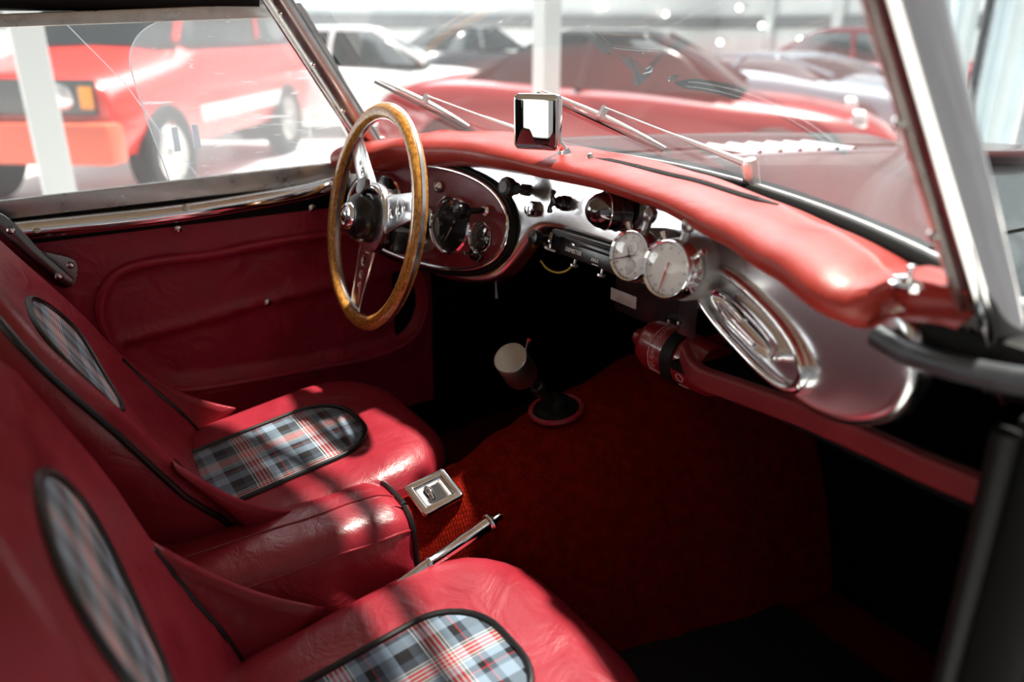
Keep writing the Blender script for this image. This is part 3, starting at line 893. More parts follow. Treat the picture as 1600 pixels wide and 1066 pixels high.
# ignition lock
p = ats(835, 327); n_ = dn(p.x); o0 = dfn(p.x, p.z, 0)
lk = lathe('ignition_lock', [(.0125, 0), (.0125, .010), (.0115, .012), (0, .012)], o0, n_, 'smoked_chrome', dash, n=8)
lathe('lock_face', [(.0095, .0118), (.0095, .0132), (.007, .0134), (.0068, .0126), (0, .0126)], o0, n_, 'chrome', lk, n=24)
ax = basis(n_)
box('key_slot', o0+n_*.0132, (.0016, .007, .001), 'black_plastic', lk, ax=ax, bev=0)
# wing switch
p = ats(884, 318); n_ = dn(p.x); o0 = dfn(p.x, p.z, 0); ax = basis(n_)
wg = lathe('wing_switch', [(.0115, 0), (.0115, .006), (.009, .010), (.0095, .014), (.0065, .018), (.0055, .026), (0, .027)], o0, n_, 'black_plastic', dash, n=20)
tube('switch_wing', [o0+n_*.026+ax[1]*.015+ax[0]*-.002, o0+n_*.029+ax[1]*.008, o0+n_*.024, o0+n_*.029-ax[1]*.008, o0+n_*.026-ax[1]*.015+ax[0]*-.002], [.0045, .0032, .0045, .0032, .0045], 'black_plastic', wg, k=4, n=8)
# map lamp: dark chrome dome on a stem plate
p = ats(975, 330); n_ = (dn(p.x)+V((-.25, 0, -.15))).normalized(); o0 = dfn(p.x, p.z, .004)
ml = lathe('map_lamp', [(.026, -.006), (.0265, .010), (.0255, .026), (.022, .038), (.015, .047), (.007, .0515), (0, .052)], o0, n_, 'smoked_chrome', dash, n=32)
tag(ml, label='dark chrome domed map lamp')
ringobj('lamp_band', .0265, .0022, o0+n_*.008, n_, 'black_plastic', ml, n=32, k=8)
ringobj('lamp_band', .0256, .0014, o0+n_*.025, n_, 'chrome', ml, n=32, k=6)
# small screws on the fascia
for px, py in ((1190, 398), (1272, 478)):
    p = ats(px, py); lathe('fascia_screw', [(.004, 0), (.004, .0015), (0, .002)], dfn(p.x, p.z, 0), dn(p.x), 'brushed_alu', dash, n=12)
# ---- chrome oval grab recess on the right
def gb(u, v, w, c=(.333, -.302), rot=-.235):
    x = c[0]+u*math.cos(rot)-v*math.sin(rot); z = c[1]+u*math.sin(rot)+v*math.cos(rot)
    return dfn(x, z, w)
def oval_loft(name, stations, m, par, e=2.5, n=56):
    rows = [[gb(u, v, w) for u, v in ellp(0, 0, a*.93, b*.88, n, e=e)] for a, b, w in stations]
    vs_, fs = loft(rows, True, False)
    return mk(name, vs_, fs, m, par, sharp=60)
gr = oval_loft('grab_escutcheon', [(.118, .041, 0), (.118, .041, .006), (.115, .038, .011), (.110, .034, .012), (.105, .030, .009), (.102, .027, .0), (.100, .026, -.008)], 'chrome', dash)
tag(gr, label='chrome oval grab recess surround')
oval_loft('recess_bowl', [(.102, .027, .0), (.098, .025, -.006), (.085, .018, -.010), (.05, .008, -.011), (.001, .001, -.0115)], 'black_plastic', gr)
hd = oval_loft('grab_handle', [(.072, .0165, -.008), (.072, .0165, .010), (.069, .0145, .014), (.064, .011, .013), (.058, .007, .006), (.03, .003, .003), (.001, .001, .003)], 'chrome', gr)
tube('handle_rib', [gb(-.05, -.006, .010), gb(-.02, -.0075, .016), (gb(.03, -.008, .014))], [.0035, .004, .003], 'chrome', gr, k=5, n=10)
# ---- alu strip and heater control below the cut-out
vs_, fs = loft([[V((x, Yf(x)+.010, z)) for x in [-.135+.30*k/12 for k in range(13)]] for z in (-.255, -.326)], False)
sheet('switch_plate', rrect(-.112, .15, -.335, -.262, .008), lambda u, v, w: V((u, Yf(u)+.022-w, v)), 'polished_alu', dash, rim=.002, depth=.006, sp=.03)
A, B = aty(862, 376, .690), aty(968, 412, .690)
ht = thing('heater_control', (A+B)/2, 'black heater control unit with white lettering under the fascia cut-out', 'control panel')
ux = (B-A).normalized(); un = V((ux.y, -ux.x, 0)).normalized(); un = (un+V((0, 0, .25))).normalized(); uy = un.cross(ux).normalized()*1; 
if uy.z < 0: uy = -uy
HC = (A+B)/2
box('control_body', HC-un*.02+uy*.002, ((B-A).length, .034, .05), 'black_plastic', ht, ax=(ux, uy, un), bev=.004)
box('control_ridge', HC+uy*.010+un*.004+ux*.015, ((B-A).length*.72, .010, .008), 'black_plastic', ht, ax=(ux, uy, un), bev=.003)
text('lettering', 'DEMISTER', .0085, HC-uy*.004+un*.0057-ux*.016, ux, uy, 'white_print', ht)
text('lettering', 'MAX', .0075, HC-uy*.006+un*.0057+ux*.034, ux, uy, 'white_print', ht)
box('print_line', HC-uy*.012+un*.0055+ux*.036, (.013, .0012, .0006), 'white_print', ht, ax=(ux, uy, un), bev=0)
box('slider', HC+uy*.006+un*.009-ux*.012, (.008, .004, .008), 'chrome', ht, ax=(ux, uy, un), bev=.001)
kn = lathe('control_knob', [(.006, -.03), (.006, .012), (.011, .014), (.011, .026), (0, .028)], A-ux*.012+un*.002, un, 'black_plastic', ht, n=18)
tube('control_lever', [A+ux*.0+un*.012-uy*.006, A+ux*.012+un*.016-uy*.010, A+ux*.028+un*.010-uy*.012], [.0022, .003, .002], 'dark_alu', ht, k=4, n=8)
tube('control_wing', [A+ux*.016+un*.014+uy*.012, A+ux*.020+un*.018+uy*.002, A+ux*.020+un*.016-uy*.008], [.004, .0035, .003], 'smoked_chrome', ht, k=4, n=8)
for q in (-.014, .048):
    lathe('thumb_nut', [(.002, -.012), (.002, 0), (.006, .001), (.006, .004), (.003, .006), (0, .006)], HC+ux*q-uy*.021+un*.0, -uy, 'brushed_alu', ht, n=10)
wr = tube('yellow_cable', [aty(845, 408, .72), aty(855, 420, .71), aty(870, 426, .70), aty(885, 423, .70), aty(896, 413, .71)], .0016, 'yellow_wire', None, k=6, n=8)
tag(wr, 'yellow cable drooping below the black heater control', 'cable')

# ---- black box under the timers with a worn label
bxp = aty(1010, 455, .735)
rb = thing('junction_box', bxp, 'black box with worn label plate hanging under the dash', 'box')
box('box_body', bxp+V((.01, .05, -.005)), (.155, .10, .085), 'black_plastic', rb, bev=.004)
box('label_plate', aty(974, 466, .6840), (.052, .0015, .017), 'label_plate', rb, bev=.0005)
box('bracket', aty(1075, 490, .682), (.03, .002, .06), 'black_plastic', rb, bev=.0006)
for px, py in ((1045, 502), (1060, 505)):
    lathe('rivet', [(.0022, 0), (.0022, .0012), (0, .0018)], aty(px, py, .68), (0, -1, 0), 'brushed_alu', rb, n=8)
# pin hanging below the gauge panel
pn = tube('bonnet_pull', [aty(774, 432, .69), aty(775, 450, .69), aty(776, 466, .69)], [.0016, .0016, .003], 'steel_grey', None, n=8)
tag(pn, 'thin metal rod hanging below the gauge panel', 'rod')

# ================================================================== fire extinguisher and parcel shelf
EX = V((.135, .72, -.405)); ER = .035
ex = thing('fire_extinguisher', EX, 'red fire extinguisher cylinder with black strap below the dash', 'fire extinguisher')
lathe('cylinder', [(0, -.035), (.012, -.034), (.014, -.022), (.024, -.014), (.032, -.006), (ER, .004), (ER, .10), (.034, .112), (0, .118)], EX, (1, 0, 0), 'red_paint_metal', ex, n=40)
lathe('strap', [(ER-.001, .047), (ER+.003, .047), (ER+.003, .066), (ER-.001, .066)], EX, (1, 0, 0), 'black_rubber', ex, n=40)
mat('print_pink', (.55, .25, .25), .5)
def wrap(a0, h0):
    # u runs around the cylinder, v along its axis
    def fn(u, v, w_=0):
        a = a0+u/ER; r = ER+.0006+w_
        return EX+V((h0-v, -r*math.cos(a), r*math.sin(a)))
    return fn
f_ = wrap(.55, .032)
g = text_geo('FEUERLÖSCHER', .011, lambda u, v: f_(u, v))
mk('lettering', g[0], g[1], 'print_pink', ex, smooth=False)
tube('print_frame', [f_(-.042, -.009), f_(-.042, .009), f_(-.03, .009), f_(-.015, .009), f_(0, .009), f_(.015, .009), f_(.03, .009), f_(.042, .009)], .0006, 'print_pink', ex, n=5)
f2_ = wrap(-.35, .082)
ringobj('print_badge', .006, .0007, f2_(0, 0), (f2_(0, 0)-V((f2_(0, 0).x, EX.y, EX.z))), 'print_pink', ex, n=20, k=5)
box('print_line', f2_(-.017, 0), (.018, .0012, .0008), 'print_pink', ex, bev=0)
shelf = thing('parcel_shelf', (.43, .7, -.40), 'red leather covered parcel shelf lip running under the passenger dash', 'shelf')
lip = [aty(1062, 560, .665), aty(1090, 585, .662), aty(1150, 609, .66), aty(1250, 645, .655), aty(1350, 687, .65), aty(1440, 728, .645), aty(1538, 768, .64)]
lip[0] = lip[0]+V((-.004, .012, .004))
rows = []
lp = catmull(lip, 5)
for i, p in enumerate(lp):
    hh = .0135; r_ = rrect(-.008, .008, -hh, hh, .005, 4)
    rows.append([p+V((0, a, b)) for a, b in r_])
vs_, fs = loft(rows, True)
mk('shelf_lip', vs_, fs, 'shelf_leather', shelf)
box('shelf_board', (.43, .83, -.392), (.42, .33, .012), 'black_felt', shelf, bev=.003)
# ================================================================== steering wheel
WC = atx(582, 341, -.362)
wn = V((-.035, -.974, .225)).normalized()
we1 = Z1.cross(wn).normalized(); we2 = wn.cross(we1).normalized()
wheel = thing('steering_wheel', WC, 'wood rimmed steering wheel with three drilled aluminium spokes', 'steering wheel')
RW = .1775
ringobj('wood_rim', RW, .0128, WC, wn, 'wood', wheel, n=96, k=16, flat=1.0, uv=True)
# aluminium core band showing between the two wood halves
rows = []
for i in range(97):
    a = 2*pi*i/96; d = we1*math.cos(a)+we2*math.sin(a)
    rows.append([WC+d*(RW+q[0])+wn*q[1] for q in ((-.0138, -.0030), (-.0138, .0030), (.0138, .0030), (.0138, -.0030))])
vs_, fs = loft(rows, True, False)
mk('rim_core', vs_, fs, 'polished_alu', wheel, sharp=30)
for sdeg in (18, 138, 262):
    a = math.radians(sdeg); d = we1*math.cos(a)+we2*math.sin(a); s = wn.cross(d)
    out = [(.030, -.033), (.060, -.030), (.10, -.025), (.168, -.019), (.168, .019), (.10, .025), (.060, .030), (.030, .033)]
    holes = [ellp(.076, 0, .0105, .0105, 18), ellp(.102, 0, .0076, .0076, 16), ellp(.122, 0, .0052, .0052, 14)]
    sheet('spoke', out, plane_fn(WC, d, s, wn), 'polished_alu', wheel, holes=holes, rim=.0012, depth=.0045, steps=2)
lathe('hub_plate', [(.020, -.012), (.058, -.010), (.060, -.004), (.060, .003), (.057, .006), (.046, .007), (.03, .007)], WC, wn, 'polished_alu', wheel, n=48)
bs = lathe('horn_boss', [(.040, .004), (.0425, .012), (.0418, .022), (.038, .032), (.031, .039), (.024, .042), (0, .043)], WC, wn, 'black_plastic', wheel, n=44)
cpb = lathe('horn_cap', [(.0225, .040), (.0225, .045), (.020, .049), (.016, .050), (.0145, .048), (.013, .049), (.007, .052), (0, .053)], WC, wn, 'chrome', wheel, n=36)
lathe('cap_emblem', [(.011, .0495), (.0105, .0518), (.005, .0535), (0, .0536)], WC, wn, 'smoked_chrome', cpb, n=24)
for a in (90, 210, 330):
    d = we1*math.cos(math.radians(a))+we2*math.sin(math.radians(a))
    tube('emblem_bar', [WC+wn*.0545, WC+wn*.0525+d*.009], [.0012, .0005], 'chrome', cpb, n=5)
# trafficator switch above the boss
tp = WC+we2*.050+we1*-.006+wn*.022
tf = lathe('trafficator_switch', [(.006, -.03), (.006, -.004), (.0155, -.003), (.0165, .002), (.014, .005), (0, .0055)], tp, (wn+we2*.25).normalized(), 'smoked_chrome', wheel, n=24, sx=1.15)
tube('trafficator_arm', [tp+wn*-.006+we1*.012, tp+wn*-.010+we1*.03+we2*.003, tp-wn*.02+we1*.042-we2*.012], [.004, .005, .004], 'chrome', wheel, k=4, n=10)
lathe('switch_ring', [(.044, -.030), (.046, -.026), (.046, -.014), (.040, -.011)], WC+we2*.006, wn, 'dark_alu', wheel, n=36)
cb = dfn(-.381, -.337, 0)
cl = thing('steering_column', cb, 'black steering column passing through a silver collar in the gauge panel', 'steering column')
tube('column_tube', [WC-wn*.008, WC-wn*.03, cb+V((0, .0, 0)), cb+V((0, .3, -.085))], [.030, .019, .0185, .018], 'black_plastic', cl, n=20)
cn = (WC-cb).normalized()
lathe('collar', [(.021, .008), (.022, .016), (.030, .018), (.040, .014), (.0425, .010), (.042, .006)], cb, dn(-.38), 'brushed_alu', cl, n=40)
box('column_cowl', WC-wn*.042+we1*.028-we2*.026, (.07, .04, .05), 'black_plastic', cl, ax=(we1, we2, wn), bev=.008)
for q in ((.040, -.03), (.012, -.052)):
    lathe('column_screw', [(.004, 0), (.004, .002), (0, .003)], WC-wn*.016+we1*q[0]+we2*q[1], wn, 'chrome', cl, n=10)

# ================================================================== rally timers
mat('puck_grey', (.34, .34, .33), .45, .4)
def timer(label, px, py, R, hands, red):
    n = V((.13, -.95, .16)).normalized(); ax = basis(n)
    c = ats(px, py, Yf, -.062)
    t = thing('rally_timer', c-n*.05, label, 'stopwatch', 'rally timers on the dash')
    lathe('mounting_puck', [(R*1.07, -.075), (R*1.08, -.066), (R*1.08, -.030), (R*1.03, -.026), (R*.5, -.026)], c, n, 'puck_grey', t, n=44)
    lathe('case', [(R*.9, -.027), (R*1.0, -.023), (R*1.03, -.014), (R*1.0, -.005), (R*.95, -.001)], c, n, 'chrome', t, n=44)
    lathe('bezel', [(R*.97, -.006), (R*1.0, -.001), (R*.99, .003), (R*.93, .0055), (R*.88, .004), (R*.87, .0)], c, n, 'chrome', t, n=48)
    d = lathe('dial', [(0, .0005), (R*.90, .0005), (R*.90, -.004)], c, n, 'silver_dial', t, n=44)
    dial_marks('dial_print', c+n*.0008, ax, R*.88, 'print_grey', d, ['60', '5', '10', '15', '20', '25', '30', '35', '40', '45', '50', '55'], R*.13, nt=60, ts=R*.06, rn=.80, rt=.99)
    if not red:
        for q in (.36, -.38): lathe('subdial', [(0, .0008), (R*.24, .0008), (R*.25, .0011), (R*.26, .0006)], c+ax[1]*R*q+ax[0]*R*.05, n, 'brushed_alu', d, n=28)
    for i, (ang, L, w_) in enumerate(hands):
        a = math.radians(ang); e = ax[0]*math.cos(a)+ax[1]*math.sin(a)
        tube('hand', [c+n*(.0022+.0008*i)-e*L*.3, c+n*(.0022+.0008*i), c+n*(.0022+.0008*i)+e*L], [w_, w_*.9, w_*.35], 'red_hand' if (red and i == 0) else 'print_grey', t, n=6, flat=.4, up=n)
    lathe('crystal', [(0, .0085), (R*.4, .0078), (R*.7, .0062), (R*.9, .0035)], c, n, 'dial_glass', t, n=36)
    # crown and two pushers
    for ang, kind in ((80, 'crown'), (38, 'pusher'), (122, 'pusher')):
        a = math.radians(ang); e = ax[0]*math.cos(a)+ax[1]*math.sin(a); o0 = c-n*.012+e*R*.98
        if kind == 'crown':
            k = lathe('crown', [(.0052, -.002), (.0052, .012), (.0068, .0135), (.0085, .0175), (.0089, .022), (.0077, .027), (.0045, .0302), (0, .031)], o0, e, 'dark_alu', t, n=20)
        else:
            k = lathe('pusher', [(.0032, -.002), (.0032, .005), (.0045, .006), (.0045, .012), (0, .013)], o0, e, 'chrome', t, n=14)
    return t
timer('left dash timer with dark hands and two small sub-dials', 986, 400, .0325, [(200, .026, .0011), (118, .011, .0012), (20, .012, .0016)], False)
timer('right dash timer with a single red hand on silver dial', 1043, 421, .0350, [(258, .030, .0014)], True)

# ================================================================== rear-view mirror
MB = on_pad(882, 242)
rm = thing('rear_view_mirror', MB, 'small square rear-view mirror on a chrome stalk on the dash top', 'mirror')
mc = aty(837, 191, MB.y-.045)
mu = V((.89, .456, .02)).normalized(); mn = V((.40, -.90, .015)); mn = (mn-mu*mn.dot(mu)).normalized(); mv = mn.cross(mu)
if mv.z < 0: mv = -mv
out = rrect(-.034, .034, -.036, .036, .006)
sheet('mirror_shell', out, plane_fn(mc, mu, mv, mn), 'chrome', rm, rim=.003, depth=.010, steps=3)
sheet('mirror_glass', rrect(-.0325, .0325, -.0345, .0345, .005), plane_fn(mc+mn*.0012, mu, mv, mn), 'mirror', rm, rim=.0004, depth=.001, steps=2)
tube('mirror_stalk', [mc-mn*.006+mu*.012, mc-mn*.018+mu*.018-mv*.012, MB.lerp(mc, .35)+V((.004, .006, 0)), MB+V((0, 0, .004))], [.006, .005, .005, .0065], 'chrome', rm, k=5, n=12)
lathe('mirror_foot', [(.013, -.003), (.013, .002), (.009, .006), (.006, .010), (0, .011)], MB, (0, 0, 1), 'chrome', rm, n=24)
st_ = lathe('dash_stud', [(.006, -.003), (.006, .003), (.004, .007), (.0035, .009), (0, .010)], on_pad(922, 250), (0, 0, 1), 'chrome', dash, n=16)

# ================================================================== gear lever
mat('knob_alu', (.42, .42, .42), .3, 1)
GB = V((-.02, .668, -.552))
gear = thing('gear_lever', GB, 'gear lever with silver cylinder knob and overdrive switch', 'gear lever')
GT = atx(797, 559, 0.0)
ga = V((.3, -.58, .76)).normalized()
gk = lathe('gear_knob', [(.021, -.056), (.0245, -.054), (.0250, -.050), (.0250, -.006), (.0243, -.004), (.0250, -.003), (.0250, -.001), (.0238, .0), (0, .0)], GT, ga, 'knob_alu', gear, n=44)
gx, gy, gz = basis(ga)
tube('overdrive_switch', [GT+gx*.016+gy*.018-ga*.006, GT+gx*.018+gy*.023, GT+gx*.023+gy*.028+ga*.012], [.002, .002, .0032], 'chrome', gk, n=8)
tube('gear_shaft', [GT-ga*.05, GT.lerp(GB, .55)+V((0, .0, .004)), GB+V((0, 0, -.01))], [.0085, .0075, .011], 'black_plastic', gear, k=5, n=14)
lathe('shaft_nut', [(.012, -.006), (.013, 0), (.011, .008), (.008, .01)], GT.lerp(GB, .6), (GT-GB).normalized(), 'black_plastic', gear, n=8)
tn = V((.0, -.16, 1)).normalized()
lathe('boot', [(.040, -.008), (.034, .001), (.024, .004), (.022, .014), (.013, .022), (.009, .024)], GB, tn, 'black_rubber', gear, n=32)
ringobj('boot_ring', .040, .0045, GB+V((0, 0, -.003)), tn, 'seat_leather', gear, n=40, k=8)

# ================================================================== hand brake
HT, HG, HB = atx(778, 809, .090), atx(668, 884, .097), atx(505, 1000, .102)
hbk = thing('hand_brake', HB, 'chrome hand brake lever with push button beside the tunnel', 'hand brake')
hd_ = (HT-HG).normalized(); L = (HT-HG).length
lathe('grip', [(.007, -.002), (.0095, .002), (.0095, .006), (.0085, .008), (.0088, L*.5), (.0105, L*.83), (.0105, L*.86), (.008, L*.865)], HG, hd_, 'chrome', hbk, n=24)
lathe('grip_collar', [(.009, 0), (.0135, .002), (.0145, .005), (.0125, .009), (.009, .010)], HG+hd_*(L*.84), hd_, 'chrome', hbk, n=24)
lathe('button', [(.0055, 0), (.0055, .020), (.0045, .022), (0, .022)], HG+hd_*(L*.86), hd_, 'chrome', hbk, n=16)
tube('lever_arm', [HB-V((0, .04, .03)), HB, HG.lerp(HB, .5)+V((0, 0, -.001)), HG+hd_*.002], [.006, .0075, .0075, .0072], 'chrome', hbk, k=5, n=16, flat=1.2)

# ================================================================== ashtray on the tunnel
AC = atx(678, 769, -.004)
ay = V((0, .985, .17)).normalized(); axx = V((.955, .02, -.27)); axx = (axx-ay*axx.dot(ay)).normalized(); an = axx.cross(ay)
ash = thing('ashtray', AC, 'square chrome ashtray set into the red tunnel carpet', 'ashtray')
F_ = plane_fn(AC+an*.001, axx, ay, an)
sheet('ashtray_rim', rrect(-.028, .028, -.031, .031, .004), lambda u, v, w: F_(u, v, w+.003), 'chrome', ash, holes=[rrect(-.021, .021, -.024, .024, .002)], rim=.0025, depth=.008, steps=3)
sheet('ashtray_lid', rrect(-.0205, .0205, -.0235, .0235, .002), lambda u, v, w: F_(u, v, w-.002), 'polished_alu', ash, holes=[rrect(-.013, .016, -.014, .013, .006)], rim=.0012, depth=.004, steps=2)
rows = [[F_(u*k_, v*k_, w_) for u, v in rrect(-.015, .017, -.016, .015, .006)] for k_, w_ in ((1, -.002), (.95, -.006), (.7, -.010), (.1, -.011))]
vs_, fs = loft(rows, True, True)
mk('ashtray_cup', vs_, fs, 'black_plastic', ash)
tube('ashtray_flap', [F_(-.014, -.006, -.003), F_(-.004, -.005, -.001), F_(.010, -.006, -.004)], [.004, .006, .004], 'chrome', ash, k=4, n=10)

# ================================================================== armrest
arm = thing('armrest', (-.025, .2, -.8), 'creased burgundy leather armrest covering the tunnel between the seats', 'armrest')
prof = [(-.105, -.84), (-.104, -.70), (-.098, -.645), (-.085, -.622), (-.060, -.612), (-.020, -.611), (.010, -.615), (.030, -.628), (.038, -.650), (.043, -.70), (.050, -.76), (.058, -.84)]
pp = [(p.x, p.y) for p in catmull([V((a, b, 0)) for a, b in prof], 5)]
rows = []
ys = [-.15, -.05, .02, .06, .10, .14, .18, .22, .26, .29, .32, .345, .365, .378, .388, .393]
for i, y in enumerate(ys):
    row = []
    k_ = 0 if y < .36 else ((y-.36)/.033)**2*.010
    for j, (a, b) in enumerate(pp):
        wv = .0035*math.sin(y*46+j*.22)*math.exp(-((y-.30)/.10)**2)*(1 if b > -.75 else .5)
        fo_ = 0
        if a > .02:       # slanting folds on the passenger side
            fo_ = .006*math.sin((y*1.3+(b+.62)*1.6)*38)*max(0, min(1, (-.655-b)/.05))
        row.append(V((a+fo_-(k_ if a > 0 else -k_), y, b+wv*.5-k_+.010*max(0, (.1-y))*.6)))
    rows.append(row)
vs_, fs = loft(rows, True, True)
mk('armrest_cover', vs_, fs, 'seat_leather', arm, sharp=80)
def arow(idx, lift=.001):
    return [r[idx]+V((lift*.5 if r[idx].x > 0 else 0, 0, lift)) for r in rows]
for idx in (24, 38):
    tube('seam', arow(idx, .0006), .0016, 'seat_leather', arm, n=6)
tube('front_piping', [p+V((0, .003, .002)) for p in rows[-2]], .0042, 'black_piping', arm, n=8)
# ================================================================== seats
def seat(label, xc, y0, dz, group, flen=.43, rec=22, vtop=.365, bz=0, by=.01, wsc=1, nearpipe=True, vlow=.13, vm=.2, wd0=.108):
    t = thing('bucket_seat', (xc, y0+.2, -.88), label, 'seat', group)
    yr, yfnt = y0, y0+flen
    def zt(x, y):
        u = (x-xc)/.2; v = (y-yr)/flen
        return dz - .655 + .062*max(v, 0)**.9 + .012*u*u - .022*max(0, v-.8)**2*25*.25
    # cushion
    O = rrect(xc-.205, xc+.205, yr-.02, yfnt, [.14, .14, .03, .03][::1], 8)
    O = rrect(xc-.205, xc+.205, yr-.02, yfnt, [.04, .14, .14, .04], 8)
    cx, cy = xc, yr+flen*.5
    st = [(0, 0), (.3, 0), (.5, 0), (.62, 0), (.72, -.001), (.80, -.004), (.87, -.010), (.93, -.020), (.97, -.034), (.995, -.055), (1.0, -.08), (.995, -.115), (.97, -.15), (.93, -.21)]
    rows = []
    for s, dzz in st:
        rows.append([V((cx+(a-cx)*max(s, .002), cy+(b-cy)*max(s, .002), zt(cx+(a-cx)*min(s, .97), cy+(b-cy)*min(s, .97))+dzz)) for a, b in O])
    vs_, fs = loft(rows, True, True)
    mk('cushion', vs_, fs, 'seat_leather', t, sharp=80)
    # piping around the cushion shoulder
    s = .992
    tube('cushion_piping', [V((cx+(a-cx)*s*1.004, cy+(b-cy)*s*1.004, zt(cx+(a-cx)*.97, cy+(b-cy)*.97)-.052)) for a, b in O], .0042, 'black_piping', t, n=8, closed=True)
    # tartan insert
    P = rrect(xc-.094, xc+.094, yr-.02, yr+flen*.735, [.01, .075, .075, .01], 8)
    pcx, pcy = xc, yr+.15
    rows = []; uvs = []
    for s in (0.002, .25, .5, .7, .85, .95, 1.0):
        for a, b in P: uvs.append((pcx+(a-pcx)*s-xc+.5, pcy+(b-pcy)*s-yr+.555))
        rows.append([V((pcx+(a-pcx)*s, pcy+(b-pcy)*s, zt(pcx+(a-pcx)*s, pcy+(b-pcy)*s)+.0015+.005*(1-s**4))) for a, b in P])
    vs_, fs = loft(rows, True, False)
    fs.append(tuple(range(len(P))))
    o = mk('tartan_insert', vs_, fs, 'tartan', t, uv=uvs, sharp=80); tag(o, label='grey, black and red tartan cushion insert')
    tube('insert_piping', [V((a, b, zt(a, b)+.002)) for a, b in P], .0045, 'black_piping', t, n=8, closed=True)
    # backrest
    th = math.radians(rec); a_ = V((0, -math.sin(th), math.cos(th))); n_ = V((0, math.cos(th), math.sin(th)))
    B = V((xc, yr+by, bz-.67)); Lb = .48
    def hw(v):
        h = wsc*interp(v, [(0, .165), (.12, .195), (.25, .208)])
        if v > .25: h = wsc*.208*max(0, 1-((v-.25)/(Lb-.25))**2.6)**.5
        return h
    def wf(u, v):
        q = min(1, abs(u)/max(hw(v), .02))
        return (.026*q**2.8)*interp(v, [(0, 1.15), (.2, 1), (.38, .55), (Lb, 0)]) + .012*math.exp(-(max(v, 0)/.06)**2)
    rows = []; edges = []
    vsn = [-.07, -.03, 0, .03, .06, .1, .14, .18, .22, .26, .30, .33, .36, .39, .415, .435, .45, .462, .470, .475]
    for v in vsn:
        h = hw(v); row = []
        tk = .085*interp(v, [(0, 1), (.3, .9), (.4, .62), (Lb, .12)])
        for j in range(25):
            u = h*(-1+2*j/24); 
            uu = h*math.sin(u/h*pi/2*.999) if h > 0 else 0
            row.append(B+X1*uu+a_*v+n_*(wf(uu, v)))
        e = wf(h, v); fk = min(1, tk/.055)
        for k_ in range(1, 6):
            a = pi*k_/6*.5; row.append(B+X1*(h+.016*fk*math.sin(2*a))+a_*v+n_*(e-(e+tk*.6)*(1-math.cos(a))*.9-.006*fk*k_))
        for j in range(13):
            u = h*(1-2*j/12); row.append(B+X1*u+a_*v+n_*(-tk-.02*fk*(1-(u/max(h, .01))**2)))
        for k_ in range(5, 0, -1):
            a = pi*k_/6*.5; row.append(B+X1*-(h+.016*fk*math.sin(2*a))+a_*v+n_*(e-(e+tk*.6)*(1-math.cos(a))*.9-.006*fk*k_))
        rows.append(row)
    vs_, fs = loft(rows, True, True)
    mk('backrest', vs_, fs, 'seat_leather', t, sharp=80)
    ep = ([r[24+2]+n_*.001+X1*.002 for r in rows] if nearpipe else [])+[r[-2]+n_*.001-X1*.002 for r in rows][::-1]
    tube('backrest_piping', ep, .0042, 'black_piping', t, n=8)
    # tartan insert on the backrest
    def bo(s):
        out = []
        for i in range(44):
            q = 2*pi*i/44; c, sn = math.cos(q), math.sin(q)
            v = vm+(vtop-vm)*s*sn if sn > 0 else vm+vlow*s*sn
            wd = wd0*(1 if sn > 0 else (1-.55*sn*sn))
            out.append((wd*s*math.copysign(abs(c)**.75, c), v))
        return out
    rows = []; uvs = []
    for s in (.002, .25, .5, .7, .85, .95, 1.0):
        P = bo(s); uvs += [(a+.5, b+.2) for a, b in P]
        rows.append([B+X1*a+a_*b+n_*(wf(a, b)+.0015+.003*(1-s**4)) for a, b in P])
    vs_, fs = loft(rows, True, False); fs.append(tuple(range(44)))
    o = mk('tartan_insert', vs_, fs, 'tartan', t, uv=uvs, sharp=80); tag(o, label='slim tartan insert on the backrest')
    tube('insert_piping', [B+X1*a+a_*b+n_*(wf(a, b)+.002) for a, b in bo(1)], .0045, 'black_piping', t, n=8, closed=True)
    # side wings joining backrest and cushion
    for s in (-1, 1):
        E = [B+X1*(s*hw(v)*.985)+a_*v+n_*(wf(hw(v), v)-.004) for v in [-.05+.19*k/9 for k in range(10)]]
        tip = V((xc+s*.188, yr+.165, zt(xc+s*.188, yr+.165)-.008))
        rear = V((xc+s*.190, yr+.05, zt(xc+s*.19, yr+.05)-.05))
        rows = []
        for i in range(13):
            q = i/12; r = []
            for k_, e in enumerate(E):
                f = k_/9; tgt = rear.lerp(tip, f); tgt.z -= .02*(1-f)
                p = e.lerp(tgt, q); p.z -= .020*math.sin(pi*q)*f*f
                r.append(p+X1*s*(.006*math.sin(pi*q)))
            th_ = .026*(1-q*.75)
            out_ = [p+X1*s*th_*.9 for p in r][::-1]
            top_ = r[-1]+X1*s*th_*.45+V((0, 0, th_*.28))
            rows.append(r+[top_]+out_)
        vs_, fs = loft(rows, True, True)
        mk('side_wing', vs_, fs, 'seat_leather', t, sharp=110)
        tube('wing_piping', [e+n_*.002-X1*s*.001 for e in E], .0036, 'black_piping', t, n=8)
    # plinth under the cushion
    box('seat_base', (xc, yr+flen*.5, -.87+ (dz)*.2), (.34, flen*.8, .07), 'black_felt', t, bev=.005)
    return t
GRP = 'tartan bucket seats'
seat('driver bucket seat with tartan inserts, behind the steering wheel', -.255, .115, .0, GRP, rec=27.5, by=.045, bz=.040, vtop=.334, vm=.245, vlow=.085, wd0=.138)
s2 = seat('passenger bucket seat with tartan inserts, nearest the camera', .275, .075, -.045, GRP, rec=17, bz=0, vtop=.357, wsc=1.12, nearpipe=False, vlow=.118, vm=.275, wd0=.130)
